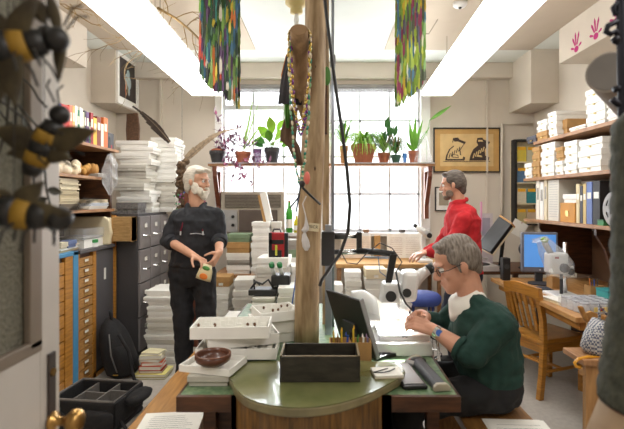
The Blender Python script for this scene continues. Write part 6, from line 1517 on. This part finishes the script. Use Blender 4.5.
kn = MB().lathe([(.022,0),(.022,.006),(.011,.01),(.010,.03),(.016,.036),(.026,.046),(.028,.056),(.024,.066),(.012,.072),(.001,.073)], m=brass_m, n=28).build('door_knob', None, t, smooth=True)
kn.location = V((DX+.004,1.048,.985))-t.location; kn.rotation_euler = (0, PI/2, 0)
# bees
def bee(label, c, R, wings, s=1.0, string_top=CZ-.012):
    t = thing('bee_ornament', label, 'ornament', c, 0, 'painted bee ornaments by the door')
    R = Euler(R).to_matrix()
    for k in range(5):
        a, b_ = -.052+k*.019, -.052+(k+1)*.019
        rr = lambda x: .021*math.sqrt(max(.02, 1-(x/.06)**2))
        n = 16; rings = []
        for x in (a, (a+b_)/2, b_-.0005): rings.append([R @ V((x*s, rr(x)*s*math.cos(2*PI*i/n), rr(x)*s*math.sin(2*PI*i/n))) for i in range(n)])
        MB().loft(rings).build('body_band', yel_m if k % 2 else black_m, t, smooth=True)
    MB().ell(R @ V((.056*s,0,0)), (.016*s,.016*s,.016*s), black_m).build('head', None, t, smooth=True)
    for sy in (-1, 1): MB().tube([R @ V((.07*s,sy*.006*s,.012*s)), R @ V((.088*s,sy*.014*s,.03*s)), R @ V((.10*s,sy*.018*s,.028*s))], .0016*s, black_m, n=6).build('antenna', None, t)
    for sy in (-1, 1):
        for k in range(3): MB().tube([R @ V(((-.01+.02*k)*s,sy*.016*s,-.012*s)), R @ V(((-.014+.024*k)*s,sy*.036*s,-.022*s)), R @ V(((-.016+.026*k)*s,sy*.04*s,-.042*s))], .0018*s, black_m, n=6).build('leg', None, t)
    for (dx, dz, L, w, dy) in wings:
        d = V((dx,dy,dz)).normalized(); q = d.cross(V((0,1,0))).normalized(); mb = MB(); n = 16
        prof = [(i/11, math.sin(PI*min(.985,max(.02,(i/11)**.8)))) for i in range(12)]
        rings = []
        for u_, ww in prof:
            cc_ = d*L*u_+V((0,-.006,0)); ww = max(.06, ww)*w
            rings.append([cc_+q*ww*math.cos(2*PI*i/n)+V((0,1,0))*.004*math.sin(2*PI*i/n) for i in range(n)])
        mb.loft(rings).build('wing', wing_m, t, smooth=True)
    MB().tube([(0,0,.018*s),(0,0,string_top-c[2])], .0008, black_m, n=5).build('string', None, t)
YB = .72
bee('painted bee ornament hanging nearest the room, wings spread right', tuple(P(44,146,YB)), (0,-1.1,0), [(1,.25,.095,.020,-.1),(.75,-.35,.05,.020,0),(-1,.35,.085,.02,0),(-.9,-.2,.06,.018,.1)], 1.0)
bee('lowest painted bee ornament beside the door glass', tuple(P(14,212,.66)), (0,0.15,.1), [(-.6,.6,.05,.02,0),(.8,.75,.065,.018,0),(1,-.03,.088,.017,0),(-1,.6,.05,.02,0)], 1.15)
bee('topmost painted bee ornament with long dark wings radiating', tuple(P(8,48,.62)), (0,-.3,.3), [(.6,1,.085,.018,0),(.25,-1,.085,.020,-.1),(1,-.8,.03,.018,0),(-.4,1,.06,.018,0),(-.2,-1,.08,.016,.1)], 1.1)
t = thing('hanging_seed_pod', 'black ball ornament with long dark pod wings above the door edge', 'ornament', tuple(P(48,38,.66)))
MB().ell((0,0,0), .018, black_m).build('ball', None, t, smooth=True)
for (x0,z0,x1,z1,w) in ((.0,.07,.018,.0,.009),(.018,.02,.016,-.06,.010),(-.02,.06,-.005,.02,.012)):
    mb = MB(); a, b_ = V((x0,.0,z0)), V((x1,0,z1)); d = b_-a; q = d.cross(V((0,1,0))).normalized(); rings = []
    for i in range(10):
        ww = max(.08, math.sin(PI*min(.98,max(.03,i/9))))*w; rings.append([a+d*(i/9)+q*ww*math.cos(2*PI*k/14)+V((0,.005,0))*math.sin(2*PI*k/14) for k in range(14)])
    mb.loft(rings).build('pod_wing', wing_m, t, smooth=True)
MB().tube([(0,0,.015),(0,0,CZ-.012-P(48,38,.66).z)], .0008, black_m, n=5).build('string', None, t)
t = thing('twig_bundle', 'dark dried twigs and leaves hanging against the door glass', 'dried plant', (DX+.045, .82, 1.55))
random.seed(77); mb = MB(); ml = MB()
for k in range(11):
    q = V((U(-.02,.03), U(-.12,.03), U(.1,.4))); pts = [q]
    d = V((U(-.15,.15), U(-.5,.5), -1)).normalized()
    for j in range(7): d = (d+V((U(-.15,.15),U(-.5,.5),U(-.3,.3)))).normalized(); pts.append(pts[-1]+d*.05); pts[-1].x = max(-.03, min(.05, pts[-1].x)); pts[-1].y = min(.09, pts[-1].y)
    mb.tube(pts, .0022, C(44,40,34), n=5)
    for q in pts[1:]:
        if random.random() < .5: ml.leaf(q, q+V((U(-.01,.03),U(-.04,.04),U(-.05,.03))), .009, C(52,50,38), up=(1,0,0))
mb.tube([(0,0,.2),(0,0,CZ-.012-1.55)], .001, black_m, n=5)
mb.build('twigs', None, t); ml.build('leaves', None, t)
# right foreground: dark quilted roll, can, iron scrolls
t = thing('quilted_roll', 'tall dark green quilted fabric roll at the right foreground edge', 'fabric roll', (.64, .9, 0))
n = 36; rings = []
for k in range(58):
    z = 1.09+k*.0105; tt = (z-1.09)/.6
    r = max(.088, .114-.07*tt); r *= 1 if z < 1.64 else max(.3, 1-((z-1.64)/.06)**2*.6)
    c = V((.676, .9, z)); rings.append([c+V((math.cos(2*PI*i/n), math.sin(2*PI*i/n), 0))*r*(1+.045*abs(math.sin(i*PI/3+ (k//4)%2*PI/2))*abs(math.sin(k*PI/4))) for i in range(n)])
MB().loft(rings).build('quilted_cover', M('dark_quilted_cloth', srgb(46,48,38), .85, scale=60, col2=srgb(66,66,52), bump=.4), t, world=True, smooth=True)
MB().lathe([(.19,.0),(.16,.5),(.135,1.0),(.105,1.09)], (.676,.9,0.001), m=M('tan_leather', srgb(150,124,94), .7, var=.15, scale=8), n=30).build('tan_foot', None, t, world=True, smooth=True)
MB().lathe([(.108,1.085),(.108,1.10)], (.676,.9,0), m=C(120,60,60), n=30).build('red_trim', None, t, world=True)
t = thing('cardboard_tube', 'wide grey cardboard tube end at the upper right edge', 'tube', P(610,72,1.15))
q = P(608,72,1.15); d = V((.5,.55,-.05)).normalized()
mb = MB(); mb.tube([q, q+d*.5], .052, M('grey_tube', srgb(150,140,130), .6), n=32); mb.build('tube_wall', None, t, world=True, smooth=False)
MB().tube([q+d*.2+V((0,0,.05)), V((q.x+d.x*.2,q.y+d.y*.2,CZ-.002))], .002, black_m, n=5).build('hanging_wire', None, t, world=True)
MB().tube([q-d*.003, q-d*.0005], .047, M('dark_tube_end', srgb(104,98,92), .6), n=32).build('end_plug', None, t, world=True)
t = thing('iron_scroll_rack', 'black wrought iron scroll rack at the right foreground edge', 'iron rack', (.72, 1.05, 1.45))
Yk = 1.05; im = M('black_iron', srgb(28,28,36), .4, metal=.6)
mb = MB()
def sc(pts, r): mb.tube([P(x, y, Yk) for x, y in pts], r, im, n=10)
sc([(622,-60),(621,0),(622,60),(623,130),(624,200),(626,260)], .011)
sc([(624,24),(616,22),(608,26),(606,32),(611,34),(615,31),(622,40)], .007)
sc([(626,4),(618,2),(613,8),(615,14),(621,13)], .006)
sc([(626,50),(619,44),(612,38)], .006); sc([(626,92),(619,88),(614,90)], .008); sc([(626,106),(618,104),(612,99)], .008); mb.ell(P(616,40,Yk), .010, im)
mb.build('scrollwork', None, t, world=True, smooth=True)
MB().box(.66,.78,1.04,1.06,P(0,-60,Yk).z,CZ-.012).build('hanger', im, t, world=True)
# ================================================================== light and camera
w = bpy.data.worlds.new('world'); S.world = w; w.use_nodes = True
bg = w.node_tree.nodes['Background']; bg.inputs[0].default_value = (.93,.97,1,1); bg.inputs[1].default_value = 2.4
for (x0, x1) in (W1, W2):
    l = bpy.data.lights.new('window_daylight', 'AREA'); l.shape = 'RECTANGLE'; l.size = x1-x0; l.size_y = Z1-Z0; l.energy = 60; l.color = (.92,.96,1)
    o = bpy.data.objects.new('window_daylight', l); COL.objects.link(o); o.location = ((x0+x1)/2, 5.85, (Z0+Z1)/2); o.rotation_euler = (-PI/2, 0, 0)
# unseen fill lights added above the camera to brighten the near half
ceiling_light(1.265-.0, 1.145, .38, 'x') if False else None
for x in (-1.25, 1.1):
    l = bpy.data.lights.new('fill_light', 'AREA'); l.shape = 'RECTANGLE'; l.size = .35; l.size_y = 1.6; l.energy = 22; l.color = (1,.96,.9)
    o = bpy.data.objects.new('fill_light', l); COL.objects.link(o); o.location = (x, .2, 2.7)
cam = bpy.data.cameras.new('camera'); co = bpy.data.objects.new('camera', cam); COL.objects.link(co); S.camera = co
co.location = (0,0,1.5); co.rotation_euler = (PI/2,0,0); cam.sensor_width = 36; cam.lens = F*36/624; cam.shift_x = -13/624; cam.shift_y = -14.5/624; cam.clip_start = .02
cam.dof.use_dof = True; cam.dof.focus_distance = 3.2; cam.dof.aperture_fstop = 3.0
S.view_settings.view_transform = 'Standard'; S.view_settings.look = 'None'; S.view_settings.gamma = 1; S.view_settings.exposure = 0.45
